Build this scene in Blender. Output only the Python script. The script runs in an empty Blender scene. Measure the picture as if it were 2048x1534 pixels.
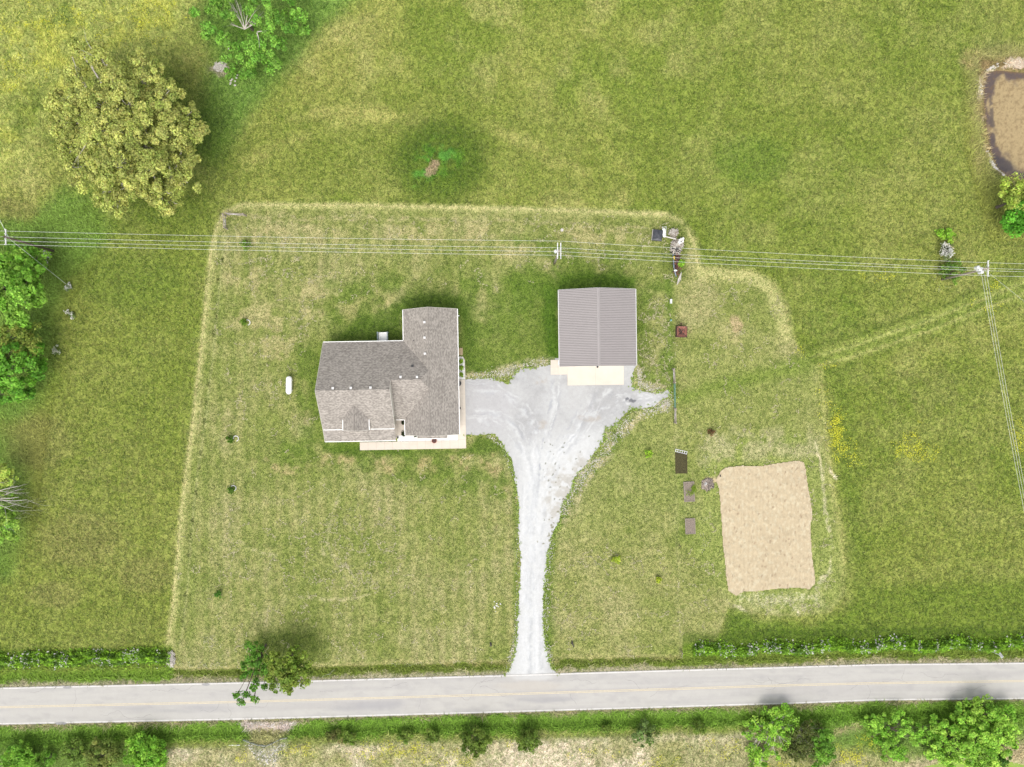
import bpy, math, random
import numpy as np
from mathutils import Vector, Matrix

# ------------------------------------------------------------------ camera, sky, sun, exposure
H = 115.0            # camera height above ground, metres
S = 0.08             # metres on the ground per photograph pixel (2048 wide)
scene = bpy.context.scene
col = scene.collection
cam = bpy.data.objects.new("camera", bpy.data.cameras.new("camera"))
col.objects.link(cam)
cam.location = (0, 0, H)
cam.rotation_euler = (0, 0, 0)
cam.data.sensor_width = 36
cam.data.lens = 18 * H / (1024 * S)
cam.data.clip_end = 6000
scene.camera = cam

SUN_EL, SUN_AZ = math.radians(60), math.radians(188)   # compass azimuth of the sun (from the south-south-west)
world = bpy.data.worlds.new("World")
scene.world = world
world.use_nodes = True
wn, wl = world.node_tree.nodes, world.node_tree.links
sky = wn.new("ShaderNodeTexSky")
sky.sky_type = 'NISHITA'
sky.sun_disc = False
sky.sun_elevation = SUN_EL
sky.sun_rotation = SUN_AZ
sky.dust_density = 3.0
hsv = wn.new("ShaderNodeHueSaturation")
hsv.inputs['Saturation'].default_value = 0.25      # thin overcast: pale, nearly neutral sky
wl.new(sky.outputs[0], hsv.inputs['Color'])
wl.new(hsv.outputs[0], wn['Background'].inputs['Color'])
wn['Background'].inputs['Strength'].default_value = 0.15
sun = bpy.data.objects.new("sun", bpy.data.lights.new("sun", 'SUN'))
col.objects.link(sun)
sun.data.energy = 0.8
sun.data.angle = math.radians(38)
sun.data.color = (1.0, 0.95, 0.87)
d = Vector((math.sin(SUN_AZ) * math.cos(SUN_EL), math.cos(SUN_AZ) * math.cos(SUN_EL), math.sin(SUN_EL)))
sun.rotation_euler = d.to_track_quat('Z', 'Y').to_euler()
scene.view_settings.view_transform = 'Standard'
scene.view_settings.look = 'None'
scene.view_settings.exposure = 1.06
scene.view_settings.gamma = 1.0
scene.render.filter_size = 0.9
scene.cycles.max_bounces = 5
scene.cycles.use_denoising = True

rng = np.random.default_rng(7)
random.seed(7)
K = 2.0      # display value of a white surface in the open; turns a seen colour into a base colour


def lin(c):
    c = np.asarray(c, float) / 255.0
    return np.where(c <= 0.04045, c / 12.92, ((c + 0.055) / 1.055) ** 2.4)


def A(r, g, b):
    return tuple(float(v) for v in lin((r, g, b)) / K)


def P(px, py, z=0.0):
    k = 1 - z / H
    return ((px - 1024) * S * k, (767 - py) * S * k, z)


# ------------------------------------------------------------------ noise
_T = rng.random((16, 256, 256))


def vn(x, y, seed=0):
    t = _T[seed % 16]
    x = np.asarray(x, float) + seed * 17.3
    y = np.asarray(y, float) + seed * 9.1
    xi = np.floor(x).astype(int); yi = np.floor(y).astype(int)
    fx = x - xi; fy = y - yi
    fx = fx * fx * (3 - 2 * fx); fy = fy * fy * (3 - 2 * fy)
    a = t[xi & 255, yi & 255]; b = t[(xi + 1) & 255, yi & 255]
    c = t[xi & 255, (yi + 1) & 255]; e = t[(xi + 1) & 255, (yi + 1) & 255]
    return a + (b - a) * fx + (c - a) * fy + (a - b - c + e) * fx * fy


def fbm(x, y, seed=0, octv=4):
    s = 0; w = 0.5; tot = 0; f = 1.0
    for i in range(octv):
        s = s + w * vn(x * f, y * f, seed + i); tot += w
        w *= 0.55; f *= 2.03
    return s / tot


# ------------------------------------------------------------------ object helpers
def tag(o, label=None, cat=None, group=None, kind=None):
    if label: o['label'] = label
    if cat: o['category'] = cat
    if group: o['group'] = group
    if kind: o['kind'] = kind
    return o


def empty(name, label, cat, loc=(0, 0, 0), rz=0.0, group=None):
    o = bpy.data.objects.new(name, None)
    o.empty_display_size = 0.3
    col.objects.link(o)
    o.location = loc
    o.rotation_euler = (0, 0, rz)
    return tag(o, label, cat, group)


def mesh_np(name, verts, faces, mat, colors=None, parent=None, smooth=False, attrs=None):
    me = bpy.data.meshes.new(name)
    verts = np.asarray(verts, np.float32); faces = np.asarray(faces, np.int32)
    me.vertices.add(len(verts)); me.vertices.foreach_set('co', verts.ravel())
    n, k = faces.shape
    me.loops.add(n * k); me.loops.foreach_set('vertex_index', faces.ravel())
    me.polygons.add(n); me.polygons.foreach_set('loop_start', np.arange(0, n * k, k, dtype=np.int32))
    if smooth:
        me.polygons.foreach_set('use_smooth', np.ones(n, bool))
    me.update(calc_edges=True)
    if colors is not None:
        a = me.attributes.new('Col', 'FLOAT_COLOR', 'POINT')
        c4 = np.ones((len(verts), 4), np.float32); c4[:, :3] = colors
        a.data.foreach_set('color', c4.ravel())
    for nm, arr in (attrs or {}).items():
        a = me.attributes.new(nm, 'FLOAT', 'POINT')
        a.data.foreach_set('value', np.asarray(arr, np.float32).ravel())
    me.materials.append(mat)
    o = bpy.data.objects.new(name, me)
    col.objects.link(o)
    if parent: o.parent = parent
    return o


class MB:
    """collects simple solids and links them as one mesh"""
    def __init__(s): s.v = []; s.f = []
    def add(s, v, f):
        n = len(s.v); s.v += [tuple(p) for p in v]; s.f += [tuple(i + n for i in q) for q in f]; return s
    def box(s, c, sz, rz=0.0, rot=None):
        hx, hy, hz = sz[0] / 2, sz[1] / 2, sz[2] / 2
        m = rot if rot is not None else Matrix.Rotation(rz, 3, 'Z')
        v = [Vector(c) + m @ Vector((x, y, z)) for z in (-hz, hz) for x, y in ((-hx, -hy), (hx, -hy), (hx, hy), (-hx, hy))]
        return s.add(v, [(3, 2, 1, 0), (4, 5, 6, 7), (0, 1, 5, 4), (1, 2, 6, 5), (2, 3, 7, 6), (3, 0, 4, 7)])
    def tube(s, pts, r, seg=6, cap=True):
        pts = [Vector(p) for p in pts]
        if not hasattr(r, '__len__'): r = [r] * len(pts)
        v = []; f = []
        for i, p in enumerate(pts):
            t = (pts[min(i + 1, len(pts) - 1)] - pts[max(i - 1, 0)])
            t = t.normalized() if t.length > 1e-9 else Vector((0, 0, 1))
            up = Vector((0, 0, 1)) if abs(t.z) < 0.95 else Vector((1, 0, 0))
            a = t.cross(up).normalized(); b = t.cross(a)
            for k in range(seg):
                g = 2 * math.pi * k / seg
                v.append(p + (a * math.cos(g) + b * math.sin(g)) * r[i])
        for i in range(len(pts) - 1):
            for k in range(seg):
                k2 = (k + 1) % seg
                f.append((i * seg + k, i * seg + k2, (i + 1) * seg + k2, (i + 1) * seg + k))
        if cap:
            f.append(tuple(range(seg - 1, -1, -1))); f.append(tuple((len(pts) - 1) * seg + k for k in range(seg)))
        return s.add(v, f)
    def slab(s, pts, th):
        """a polygon of 3-D points given thickness downwards"""
        n = len(pts)
        v = [tuple(p) for p in pts] + [(p[0], p[1], p[2] - th) for p in pts]
        f = [tuple(range(n)), tuple(range(2 * n - 1, n - 1, -1))] + [(i, i + n, (i + 1) % n + n, (i + 1) % n) for i in range(n)]
        return s.add(v, f)
    def prism(s, prof, p0, p1):
        """profile (list of 3-D offsets) extruded from p0 to p1"""
        n = len(prof); p0 = Vector(p0); p1 = Vector(p1)
        v = [p0 + Vector(q) for q in prof] + [p1 + Vector(q) for q in prof]
        f = [tuple(range(n)), tuple(range(2 * n - 1, n - 1, -1))] + [(i, i + n, (i + 1) % n + n, (i + 1) % n) for i in range(n)]
        return s.add(v, f)
    def blob(s, c, r, seg=10, rings=6, jit=0.12):
        v = []; f = []
        rx, ry, rz_ = r if hasattr(r, '__len__') else (r, r, r)
        for i in range(rings + 1):
            th = math.pi * i / rings
            for k in range(seg):
                g = 2 * math.pi * k / seg
                j = 1 + random.uniform(-jit, jit) if 0 < i < rings else 1
                v.append((c[0] + rx * j * math.sin(th) * math.cos(g), c[1] + ry * j * math.sin(th) * math.sin(g), c[2] + rz_ * j * math.cos(th)))
        for i in range(rings):
            for k in range(seg):
                k2 = (k + 1) % seg
                f.append((i * seg + k, (i + 1) * seg + k, (i + 1) * seg + k2, i * seg + k2))
        return s.add(v, f)
    def build(s, name, mat, parent=None, smooth=False, bevel=0.0):
        me = bpy.data.meshes.new(name)
        me.from_pydata(s.v, [], s.f); me.validate(); me.update()
        import bmesh
        bm = bmesh.new(); bm.from_mesh(me); bmesh.ops.recalc_face_normals(bm, faces=bm.faces); bm.to_mesh(me); bm.free()
        if smooth: me.polygons.foreach_set('use_smooth', np.ones(len(me.polygons), bool))
        me.materials.append(mat)
        o = bpy.data.objects.new(name, me); col.objects.link(o)
        if parent: o.parent = parent
        if bevel:
            m = o.modifiers.new('bevel', 'BEVEL'); m.width = bevel; m.segments = 2; m.limit_method = 'ANGLE'
        return o


# ------------------------------------------------------------------ materials
def newmat(name):
    m = bpy.data.materials.new(name); m.use_nodes = True
    return m, m.node_tree.nodes, m.node_tree.links, m.node_tree.nodes['Principled BSDF']


def noise_node(n, l, scale, detail=3, rough=0.6, coord=None, dist=0.0):
    t = n.new('ShaderNodeTexNoise'); t.inputs['Scale'].default_value = scale
    t.inputs['Detail'].default_value = detail; t.inputs['Roughness'].default_value = rough
    t.inputs['Distortion'].default_value = dist
    if coord is not None: l.new(coord, t.inputs['Vector'])
    return t


def mixc(n, l, fac, a, b, blend='MIX'):
    m = n.new('ShaderNodeMix'); m.data_type = 'RGBA'; m.blend_type = blend
    for sock, v in ((m.inputs[0], fac), (m.inputs[6], a), (m.inputs[7], b)):
        if hasattr(v, 'is_linked'): l.new(v, sock)
        elif isinstance(v, (int, float)): sock.default_value = v
        else: sock.default_value = (*v[:3], 1)
    return m.outputs[2]


def ramp(n, l, src, p0, p1, v0=0.0, v1=1.0):
    r = n.new('ShaderNodeMapRange'); r.inputs['From Min'].default_value = p0; r.inputs['From Max'].default_value = p1
    r.inputs['To Min'].default_value = v0; r.inputs['To Max'].default_value = v1
    l.new(src, r.inputs['Value']); return r.outputs[0]


def math_n(n, l, op, a, b=None):
    m = n.new('ShaderNodeMath'); m.operation = op
    for i, v in enumerate((a, b)):
        if v is None: continue
        if hasattr(v, 'is_linked'): l.new(v, m.inputs[i])
        else: m.inputs[i].default_value = v
    return m.outputs[0]


def simple(name, c, rough=0.7, amt=0.2, scale=3.0, metal=0.0, bump=0.0, detail=5):
    m, n, l, b = newmat(name)
    tc = n.new('ShaderNodeTexCoord')
    t = noise_node(n, l, scale, detail, 0.65, tc.outputs['Object'])
    f = ramp(n, l, t.outputs[0], 0.3, 0.7)
    lo = [v * (1 - amt) for v in c]; hi = [min(1, v * (1 + amt)) for v in c]
    l.new(mixc(n, l, f, lo, hi), b.inputs['Base Color'])
    b.inputs['Roughness'].default_value = rough; b.inputs['Metallic'].default_value = metal
    if bump:
        bp = n.new('ShaderNodeBump'); bp.inputs['Strength'].default_value = 0.6; bp.inputs['Distance'].default_value = bump
        l.new(t.outputs[0], bp.inputs['Height']); l.new(bp.outputs[0], b.inputs['Normal'])
    return m


def attr_mat(name, fine=5.0, amt=0.35, rough=0.9, bump=0.03, mid=1.2, spec=0.2):
    """surface whose broad colour comes from the mesh's Col attribute, broken up by fine noise"""
    m, n, l, b = newmat(name)
    at = n.new('ShaderNodeAttribute'); at.attribute_name = 'Col'
    tc = n.new('ShaderNodeTexCoord')
    t1 = noise_node(n, l, fine, 3, 0.7, tc.outputs['Object'], 0.4)
    t2 = noise_node(n, l, mid, 4, 0.6, tc.outputs['Object'], 0.6)
    s = math_n(n, l, 'ADD', math_n(n, l, 'MULTIPLY', t1.outputs[0], 0.6), math_n(n, l, 'MULTIPLY', t2.outputs[0], 0.4))
    f = ramp(n, l, s, 0.36, 0.64, 1 - amt, 1 + amt)
    l.new(mixc(n, l, 1.0, at.outputs['Color'], f, 'MULTIPLY'), b.inputs['Base Color'])
    b.inputs['Roughness'].default_value = rough; b.inputs['Specular IOR Level'].default_value = spec
    bp = n.new('ShaderNodeBump'); bp.inputs['Strength'].default_value = 0.7; bp.inputs['Distance'].default_value = bump
    l.new(t1.outputs[0], bp.inputs['Height']); l.new(bp.outputs[0], b.inputs['Normal'])
    return m


def ground_mat():
    m, n, l, b = newmat('grassland')
    at = n.new('ShaderNodeAttribute'); at.attribute_name = 'Col'
    ct = n.new('ShaderNodeAttribute'); ct.attribute_name = 'straw'
    tc = n.new('ShaderNodeTexCoord'); O = tc.outputs['Object']
    t1 = noise_node(n, l, 4.2, 2, 0.75, O, 2.0)
    t2 = noise_node(n, l, 1.1, 4, 0.7, O, 1.0)
    t3 = noise_node(n, l, 8.0, 2, 0.6, O, 0.5)
    dark = mixc(n, l, 1.0, at.outputs['Color'], (0.46, 0.56, 0.38), 'MULTIPLY')
    lite = mixc(n, l, 1.0, at.outputs['Color'], (1.55, 1.42, 1.62), 'MULTIPLY')
    # where growth is thin the straw shows between green clumps, elsewhere the sward is even
    v = math_n(n, l, 'ADD', math_n(n, l, 'MULTIPLY', t1.outputs[0], 0.46), math_n(n, l, 'ADD', math_n(n, l, 'MULTIPLY', t2.outputs[0], 0.30), math_n(n, l, 'MULTIPLY', t3.outputs[0], 0.24)))
    v = math_n(n, l, 'SUBTRACT', v, 0.5)
    gain = ramp(n, l, ct.outputs['Fac'], 0, 1, 7.5, 11.5)
    v = math_n(n, l, 'ADD', math_n(n, l, 'MULTIPLY', v, gain), 0.5)
    v.node.use_clamp = True
    base = mixc(n, l, v, dark, lite)
    # cream flecks of dead stems, only where the sward is thin
    t4 = noise_node(n, l, 3.4, 1, 0.5, O, 3.5)
    t5 = noise_node(n, l, 0.35, 3, 0.6, O, 0.5)
    fl = math_n(n, l, 'MULTIPLY', ramp(n, l, t4.outputs[0], 0.60, 0.68), ramp(n, l, t5.outputs[0], 0.42, 0.62, 0.15, 1.0))
    fl = math_n(n, l, 'MULTIPLY', fl, ramp(n, l, ct.outputs['Fac'], 0.45, 1.0, 0.0, 0.8))
    l.new(mixc(n, l, fl, base, tuple(1.3 * v for v in A(222, 212, 168))), b.inputs['Base Color'])
    b.inputs['Roughness'].default_value = 0.95; b.inputs['Specular IOR Level'].default_value = 0.1
    bp = n.new('ShaderNodeBump'); bp.inputs['Strength'].default_value = 0.8; bp.inputs['Distance'].default_value = 0.09
    l.new(t1.outputs[0], bp.inputs['Height']); l.new(bp.outputs[0], b.inputs['Normal'])
    return m


def leaf_mat(name='leaf', trans=0.3):
    m, n, l, b = newmat(name)
    at = n.new('ShaderNodeAttribute'); at.attribute_name = 'Col'
    l.new(at.outputs['Color'], b.inputs['Base Color'])
    b.inputs['Roughness'].default_value = 0.6; b.inputs['Specular IOR Level'].default_value = 0.25
    tr = n.new('ShaderNodeBsdfTranslucent'); l.new(at.outputs['Color'], tr.inputs['Color'])
    mx = n.new('ShaderNodeMixShader'); mx.inputs[0].default_value = trans
    l.new(b.outputs[0], mx.inputs[1]); l.new(tr.outputs[0], mx.inputs[2])
    l.new(mx.outputs[0], n['Material Output'].inputs['Surface'])
    return m


def shingle_mat():
    m, n, l, b = newmat('asphalt_shingles')
    g = n.new('ShaderNodeTexCoord')
    sp = n.new('ShaderNodeSeparateXYZ'); l.new(g.outputs['Object'], sp.inputs[0])
    nm = n.new('ShaderNodeSeparateXYZ'); l.new(g.outputs['Normal'], nm.inputs[0])
    ax = math_n(n, l, 'ABSOLUTE', nm.outputs[0]); ay = math_n(n, l, 'ABSOLUTE', nm.outputs[1])
    s = math_n(n, l, 'GREATER_THAN', ax, ay)
    a = math_n(n, l, 'MULTIPLY', sp.outputs[1], s)
    c = math_n(n, l, 'MULTIPLY', sp.outputs[0], math_n(n, l, 'SUBTRACT', 1.0, s))
    u = math_n(n, l, 'ADD', a, c)
    row = math_n(n, l, 'FLOOR', math_n(n, l, 'MULTIPLY', sp.outputs[2], 1 / 0.085))
    u2 = math_n(n, l, 'ADD', math_n(n, l, 'MULTIPLY', u, 1 / 0.26), math_n(n, l, 'MULTIPLY', row, 0.37))
    cb = n.new('ShaderNodeCombineXYZ')
    l.new(math_n(n, l, 'FLOOR', u2), cb.inputs[0]); l.new(row, cb.inputs[1])
    wnz = n.new('ShaderNodeTexWhiteNoise'); wnz.noise_dimensions = '2D'; l.new(cb.outputs[0], wnz.inputs['Vector'])
    base = mixc(n, l, wnz.outputs['Value'], A(164, 156, 147), A(210, 201, 190))
    # every few courses a darker shadow line
    fr = math_n(n, l, 'FRACT', math_n(n, l, 'MULTIPLY', sp.outputs[2], 1 / 0.17))
    ln = ramp(n, l, fr, 0.0, 0.45, 0.82, 1.06)
    base = mixc(n, l, 1.0, base, ln, 'MULTIPLY')
    t = noise_node(n, l, 0.5, 5, 0.6, g.outputs['Object'])
    base = mixc(n, l, 1.0, base, ramp(n, l, t.outputs[0], 0.3, 0.7, 0.9, 1.08), 'MULTIPLY')
    l.new(base, b.inputs['Base Color']); b.inputs['Roughness'].default_value = 0.95
    b.inputs['Specular IOR Level'].default_value = 0.15
    bp = n.new('ShaderNodeBump'); bp.inputs['Strength'].default_value = 0.5; bp.inputs['Distance'].default_value = 0.02
    l.new(wnz.outputs['Value'], bp.inputs['Height']); l.new(bp.outputs[0], b.inputs['Normal'])
    return m


M = {}
M['ground'] = ground_mat()
M['leaf'] = leaf_mat('leaf', 0.4)
M['blade'] = leaf_mat('grass_blade', 0.25)
M['gravel'] = attr_mat('crushed_gravel', 9.0, 0.10, 0.95, 0.02, 1.6)
M['soil'] = attr_mat('tilled_soil', 6.0, 0.06, 1.0, 0.04, 3.0)
M['asphalt'] = attr_mat('worn_asphalt', 14.0, 0.05, 0.9, 0.004, 0.7)
M['water'] = attr_mat('pond_surface', 6.0, 0.14, 0.12, 0.0, 1.4, 0.5)
M['shingle'] = shingle_mat()
M['white'] = simple('white_trim', (0.78, 0.77, 0.74), 0.5, 0.04)
M['offwhite'] = simple('cream_siding', (0.58, 0.55, 0.48), 0.7, 0.06)
M['vent'] = simple('vent_plastic', (0.5, 0.49, 0.47), 0.6, 0.05)
M['siding'] = simple('grey_siding', (0.42, 0.41, 0.39), 0.7, 0.06)
M['concrete'] = simple('pale_concrete', (0.52, 0.46, 0.385), 0.85, 0.06, 0.7)
M['joint'] = simple('concrete_joint', (0.36, 0.30, 0.24), 0.95, 0.1)
M['glass'] = simple('window_glass', (0.03, 0.04, 0.05), 0.1, 0.1)
M['metalroof'] = simple('ribbed_steel_roof', A(194, 186, 183), 0.5, 0.03, 0.4)
M['metalrib'] = simple('roof_rib', A(152, 144, 141), 0.5, 0.03, 0.4)  # darker than the roof sheet: rib shading put into the colour
M['dark'] = simple('black_plastic', (0.015, 0.016, 0.018), 0.5, 0.2)
M['tarp'] = simple('black_tarp', (0.035, 0.037, 0.045), 0.45, 0.4, 2.0, bump=0.1)
M['bark'] = simple('bark', (0.10, 0.08, 0.06), 0.95, 0.35, 4.0, bump=0.03)
M['deadwood'] = simple('dead_wood', (0.44, 0.40, 0.35), 0.9, 0.3, 3.0)
M['polewood'] = simple('treated_pole', (0.10, 0.07, 0.055), 0.9, 0.3, 3.0)
M['greywood'] = simple('weathered_wood', (0.27, 0.23, 0.19), 0.9, 0.3, 4.0)
M['galv'] = simple('galvanised', (0.60, 0.60, 0.60), 0.45, 0.1)
M['wire'] = simple('aluminium_wire', (0.62, 0.62, 0.58), 0.5, 0.03)
M['rust'] = simple('rusty_steel', (0.20, 0.075, 0.05), 0.8, 0.45, 4.0, bump=0.02)
M['rustdark'] = simple('dark_rust', (0.07, 0.03, 0.025), 0.85, 0.4, 5.0)
M['greenpaint'] = simple('green_gate_paint', (0.10, 0.20, 0.13), 0.5, 0.15)
M['bedsoil'] = simple('raised_bed_soil', A(165, 150, 135), 1.0, 0.25, 9.0, bump=0.05)
M['darksoil'] = simple('dark_soil', A(88, 82, 48), 1.0, 0.35, 6.0, bump=0.05)
M['stone'] = simple('pale_limestone', (0.46, 0.43, 0.38), 0.9, 0.25, 3.0, bump=0.05)
M['whitestone'] = simple('white_rock', (0.62, 0.61, 0.58), 0.9, 0.12, 12.0, bump=0.03)
M['ash'] = simple('ash', A(186, 170, 156), 1.0, 0.5, 9.0, bump=0.05)
M['char'] = simple('charred_wood', (0.05, 0.045, 0.04), 0.95, 0.5, 6.0)
M['bluegrey'] = simple('bluegrey_metal', (0.16, 0.20, 0.22), 0.5, 0.2)
M['red'] = simple('red_planter', (0.25, 0.07, 0.03), 0.7, 0.2)
M['marking_white'] = simple('road_paint_white', (0.53, 0.51, 0.48), 0.8, 0.14, 3.0)
M['marking_yellow'] = simple('road_paint_yellow', (0.50, 0.42, 0.28), 0.8, 0.15, 3.0)
M['yellow'] = simple('yellow_paint', (0.5, 0.35, 0.03), 0.6, 0.2)
M['silt'] = simple('silt_fabric', (0.5, 0.53, 0.5), 0.8, 0.2)


# ------------------------------------------------------------------ painting of growth zones on point sets (photo pixels)
class Paint:
    gain = 1.0
    def __init__(s, X, Y, warp=9.0):
        s.X, s.Y = X, Y
        s.n = len(X)
        s.ux = X / S + 1024; s.uy = 767 - Y / S
        s.wx = s.ux + (fbm(X * 0.35, Y * 0.35, 1, 5) - 0.5) * warp * 2 + (fbm(X * 2.1, Y * 2.1, 5, 2) - 0.5) * 5
        s.wy = s.uy + (fbm(X * 0.35, Y * 0.35, 6, 5) - 0.5) * warp * 2 + (fbm(X * 2.1, Y * 2.1, 9, 2) - 0.5) * 5
        s.sx = s.ux + (fbm(X * 0.8, Y * 0.8, 1, 4) - 0.5) * 5; s.sy = s.uy + (fbm(X * 0.8, Y * 0.8, 6, 4) - 0.5) * 5
        s.c = np.zeros((s.n, 3)); s.straw = np.full(s.n, 0.35)
    def _mix(s, idx, m, c, straw=None):
        m = m[:, None]
        s.c[idx] = s.c[idx] * (1 - m) + np.array(A(*c)) * s.gain * m
        if straw is not None: s.straw[idx] = s.straw[idx] * (1 - m[:, 0]) + straw * m[:, 0]
    def mask_poly(s, pts, f, warped=True):
        x, y = (s.sx, s.sy) if warped == 'soft' else ((s.wx, s.wy) if warped else (s.ux, s.uy))
        p = np.array(pts, float)
        idx = np.where((x > p[:, 0].min() - f) & (x < p[:, 0].max() + f) & (y > p[:, 1].min() - f) & (y < p[:, 1].max() + f))[0]
        x = x[idx]; y = y[idx]
        ins = np.zeros(len(idx), bool); dmin = np.full(len(idx), 1e9)
        for i in range(len(p)):
            a = p[i]; b = p[(i + 1) % len(p)]
            cr = ((a[1] > y) != (b[1] > y))
            with np.errstate(divide='ignore', invalid='ignore'):
                xx = (b[0] - a[0]) * (y - a[1]) / (b[1] - a[1] + 1e-12) + a[0]
            ins ^= cr & (x < xx)
            dx, dy = b - a; t = np.clip(((x - a[0]) * dx + (y - a[1]) * dy) / (dx * dx + dy * dy + 1e-9), 0, 1)
            dmin = np.minimum(dmin, np.hypot(x - a[0] - t * dx, y - a[1] - t * dy))
        sd = np.where(ins, dmin, -dmin)
        m = np.clip(sd / max(f, 1e-3) * 0.5 + 0.5, 0, 1)
        return idx, m * m * (3 - 2 * m)
    def poly(s, pts, c, f=8, a=1.0, straw=None, warped=True, brk=0):
        idx, m = s.mask_poly(pts, f, warped)
        m = m * a
        if brk: m = m * np.clip((fbm(s.X[idx] * brk, s.Y[idx] * brk, 3, 3) - 0.38) * 5, 0, 1)
        s._mix(idx, m, c, straw)
    def stroke(s, pts, w, c, f=3, a=1.0, straw=None, warped=True, brk=0):
        x, y = (s.sx, s.sy) if warped == 'soft' else ((s.wx, s.wy) if warped else (s.ux, s.uy))
        p = np.array(pts, float); R = w / 2 + f
        idx = np.where((x > p[:, 0].min() - R) & (x < p[:, 0].max() + R) & (y > p[:, 1].min() - R) & (y < p[:, 1].max() + R))[0]
        x = x[idx]; y = y[idx]; dmin = np.full(len(idx), 1e9)
        for i in range(len(p) - 1):
            aa = p[i]; dx, dy = p[i + 1] - aa
            t = np.clip(((x - aa[0]) * dx + (y - aa[1]) * dy) / (dx * dx + dy * dy + 1e-9), 0, 1)
            dmin = np.minimum(dmin, np.hypot(x - aa[0] - t * dx, y - aa[1] - t * dy))
        m = np.clip((w / 2 + f - dmin) / (2 * f), 0, 1) * a
        if brk: m = m * np.clip((fbm(s.X[idx] * brk, s.Y[idx] * brk, 4, 3) - 0.40) * 5, 0, 1)
        s._mix(idx, m, c, straw)
    def blob(s, x0, y0, rx, ry, c, a=1.0, ang=0.0, straw=None, hard=1.0, brk=0):
        ca, sa = math.cos(math.radians(ang)), math.sin(math.radians(ang))
        R = max(rx, ry) * 1.6
        idx = np.where((np.abs(s.wx - x0) < R) & (np.abs(s.wy - y0) < R))[0]
        dx = s.wx[idx] - x0; dy = s.wy[idx] - y0
        q = np.hypot((dx * ca + dy * sa) / rx, (-dx * sa + dy * ca) / ry)
        m = np.clip((1.25 - q) * 1.6 * hard, 0, 1); m = m * m * (3 - 2 * m) * a
        if brk: m = m * np.clip((fbm(s.X[idx] * brk, s.Y[idx] * brk, 2, 3) - 0.42) * 6, 0, 1)
        s._mix(idx, m, c, straw)


def sm(x, pts):
    """piecewise linear interpolation"""
    xs, ys = zip(*pts); return np.interp(x, xs, ys)


ROAD_T = [(-4000, 1490), (0, 1375), (500, 1364), (1000, 1350), (1300, 1341), (1600, 1332.5), (1750, 1328), (2048, 1325), (6000, 1300)]
ROAD_B = [(-4000, 1563), (0, 1449), (500, 1439), (1000, 1425), (1300, 1416), (1600, 1407), (1750, 1401), (2048, 1398), (6000, 1373)]
ROAD_C = [(-4000, 1530), (0, 1414), (500, 1403), (1000, 1388.5), (1600, 1369.5), (1750, 1366), (2048, 1361.5), (6000, 1337)]
LAWN = [(333, 1300), (345, 1200), (362, 1000), (385, 830), (400, 700), (410, 600), (420, 500), (430, 450), (445, 420), (480, 405), (700, 405), (1000, 412),
        (1200, 418), (1330, 422), (1365, 440), (1390, 480), (1398, 530), (1440, 535), (1500, 542), (1540, 560), (1565, 600), (1575, 650), (1600, 700), (1635, 735),
        (1645, 800), (1655, 870), (1665, 960), (1680, 1050), (1690, 1130), (1690, 1190), (1660, 1225), (1600, 1235), (1500, 1228), (1475, 1215), (1455, 1218),
        (1440, 1260), (1425, 1290), (1360, 1308), (1360, 1340), (1100, 1345), (620, 1354), (350, 1356), (340, 1330)]
POND = [(1976, 140), (2000, 134), (2030, 137), (2060, 140), (2120, 150), (2190, 200), (2210, 280), (2170, 350), (2100, 385), (2048, 358), (2020, 352), (1998, 332), (1985, 300),
        (1976, 250), (1972, 205), (1970, 165)]
POND2 = [(1848, 1536), (1900, 1524), (1955, 1516), (2010, 1522), (2048, 1530), (2120, 1550), (2180, 1620), (2100, 1720), (1950, 1740), (1850, 1680), (1810, 1590)]


def in_poly(pts, x, y):
    ins = np.zeros(np.shape(x), bool)
    for i in range(len(pts)):
        a = pts[i]; b = pts[(i + 1) % len(pts)]
        ins ^= ((a[1] > y) != (b[1] > y)) & (x < (b[0] - a[0]) * (y - a[1]) / (b[1] - a[1] + 1e-12) + a[0])
    return ins


def sdist(pts, x, y):
    dmin = np.full(np.shape(x), 1e9)
    for i in range(len(pts)):
        a = pts[i]; b = pts[(i + 1) % len(pts)]
        dx, dy = b[0] - a[0], b[1] - a[1]
        t = np.clip(((x - a[0]) * dx + (y - a[1]) * dy) / (dx * dx + dy * dy + 1e-9), 0, 1)
        dmin = np.minimum(dmin, np.hypot(x - a[0] - t * dx, y - a[1] - t * dy))
    return np.where(in_poly(pts, x, y), dmin, -dmin)


def gz(X, Y):
    """ground relief in metres"""
    X = np.asarray(X, float); Y = np.asarray(Y, float)
    px = X / S + 1024; py = 767 - Y / S
    z = np.zeros(X.shape)
    # roadside ditches
    t = sm(px, ROAD_T); b = sm(px, ROAD_B)
    nd = t - 20 - py; sd = py - b - 26
    gap = np.clip((np.abs(px - 1062) - 50) / 30, 0, 1)
    z = z - 0.38 * np.exp(-(nd / 8.0) ** 2) * gap * np.clip((np.abs(px - 560) + 900) / 900, 0, 1)
    z = z - 0.5 * np.exp(-(sd / 11.0) ** 2)
    # earth mound behind the lawn
    z = z + 0.4 * np.exp(-(((px - 880) / 62) ** 2 + ((py - 325) / 52) ** 2) ** 1.4)
    # ponds
    for pts, dep in ((POND, 1.6), (POND2, 1.2)):
        near = (px > 1700)
        if np.any(near):
            q = np.zeros(X.shape); sdv = sdist(pts, px[near], py[near]) if X.shape else np.array(sdist(pts, px, py))
            q[near] = np.clip(sdv / 22 + 0.35, 0, 1) ** 1.0
            z = z - q * dep
    return z


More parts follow.
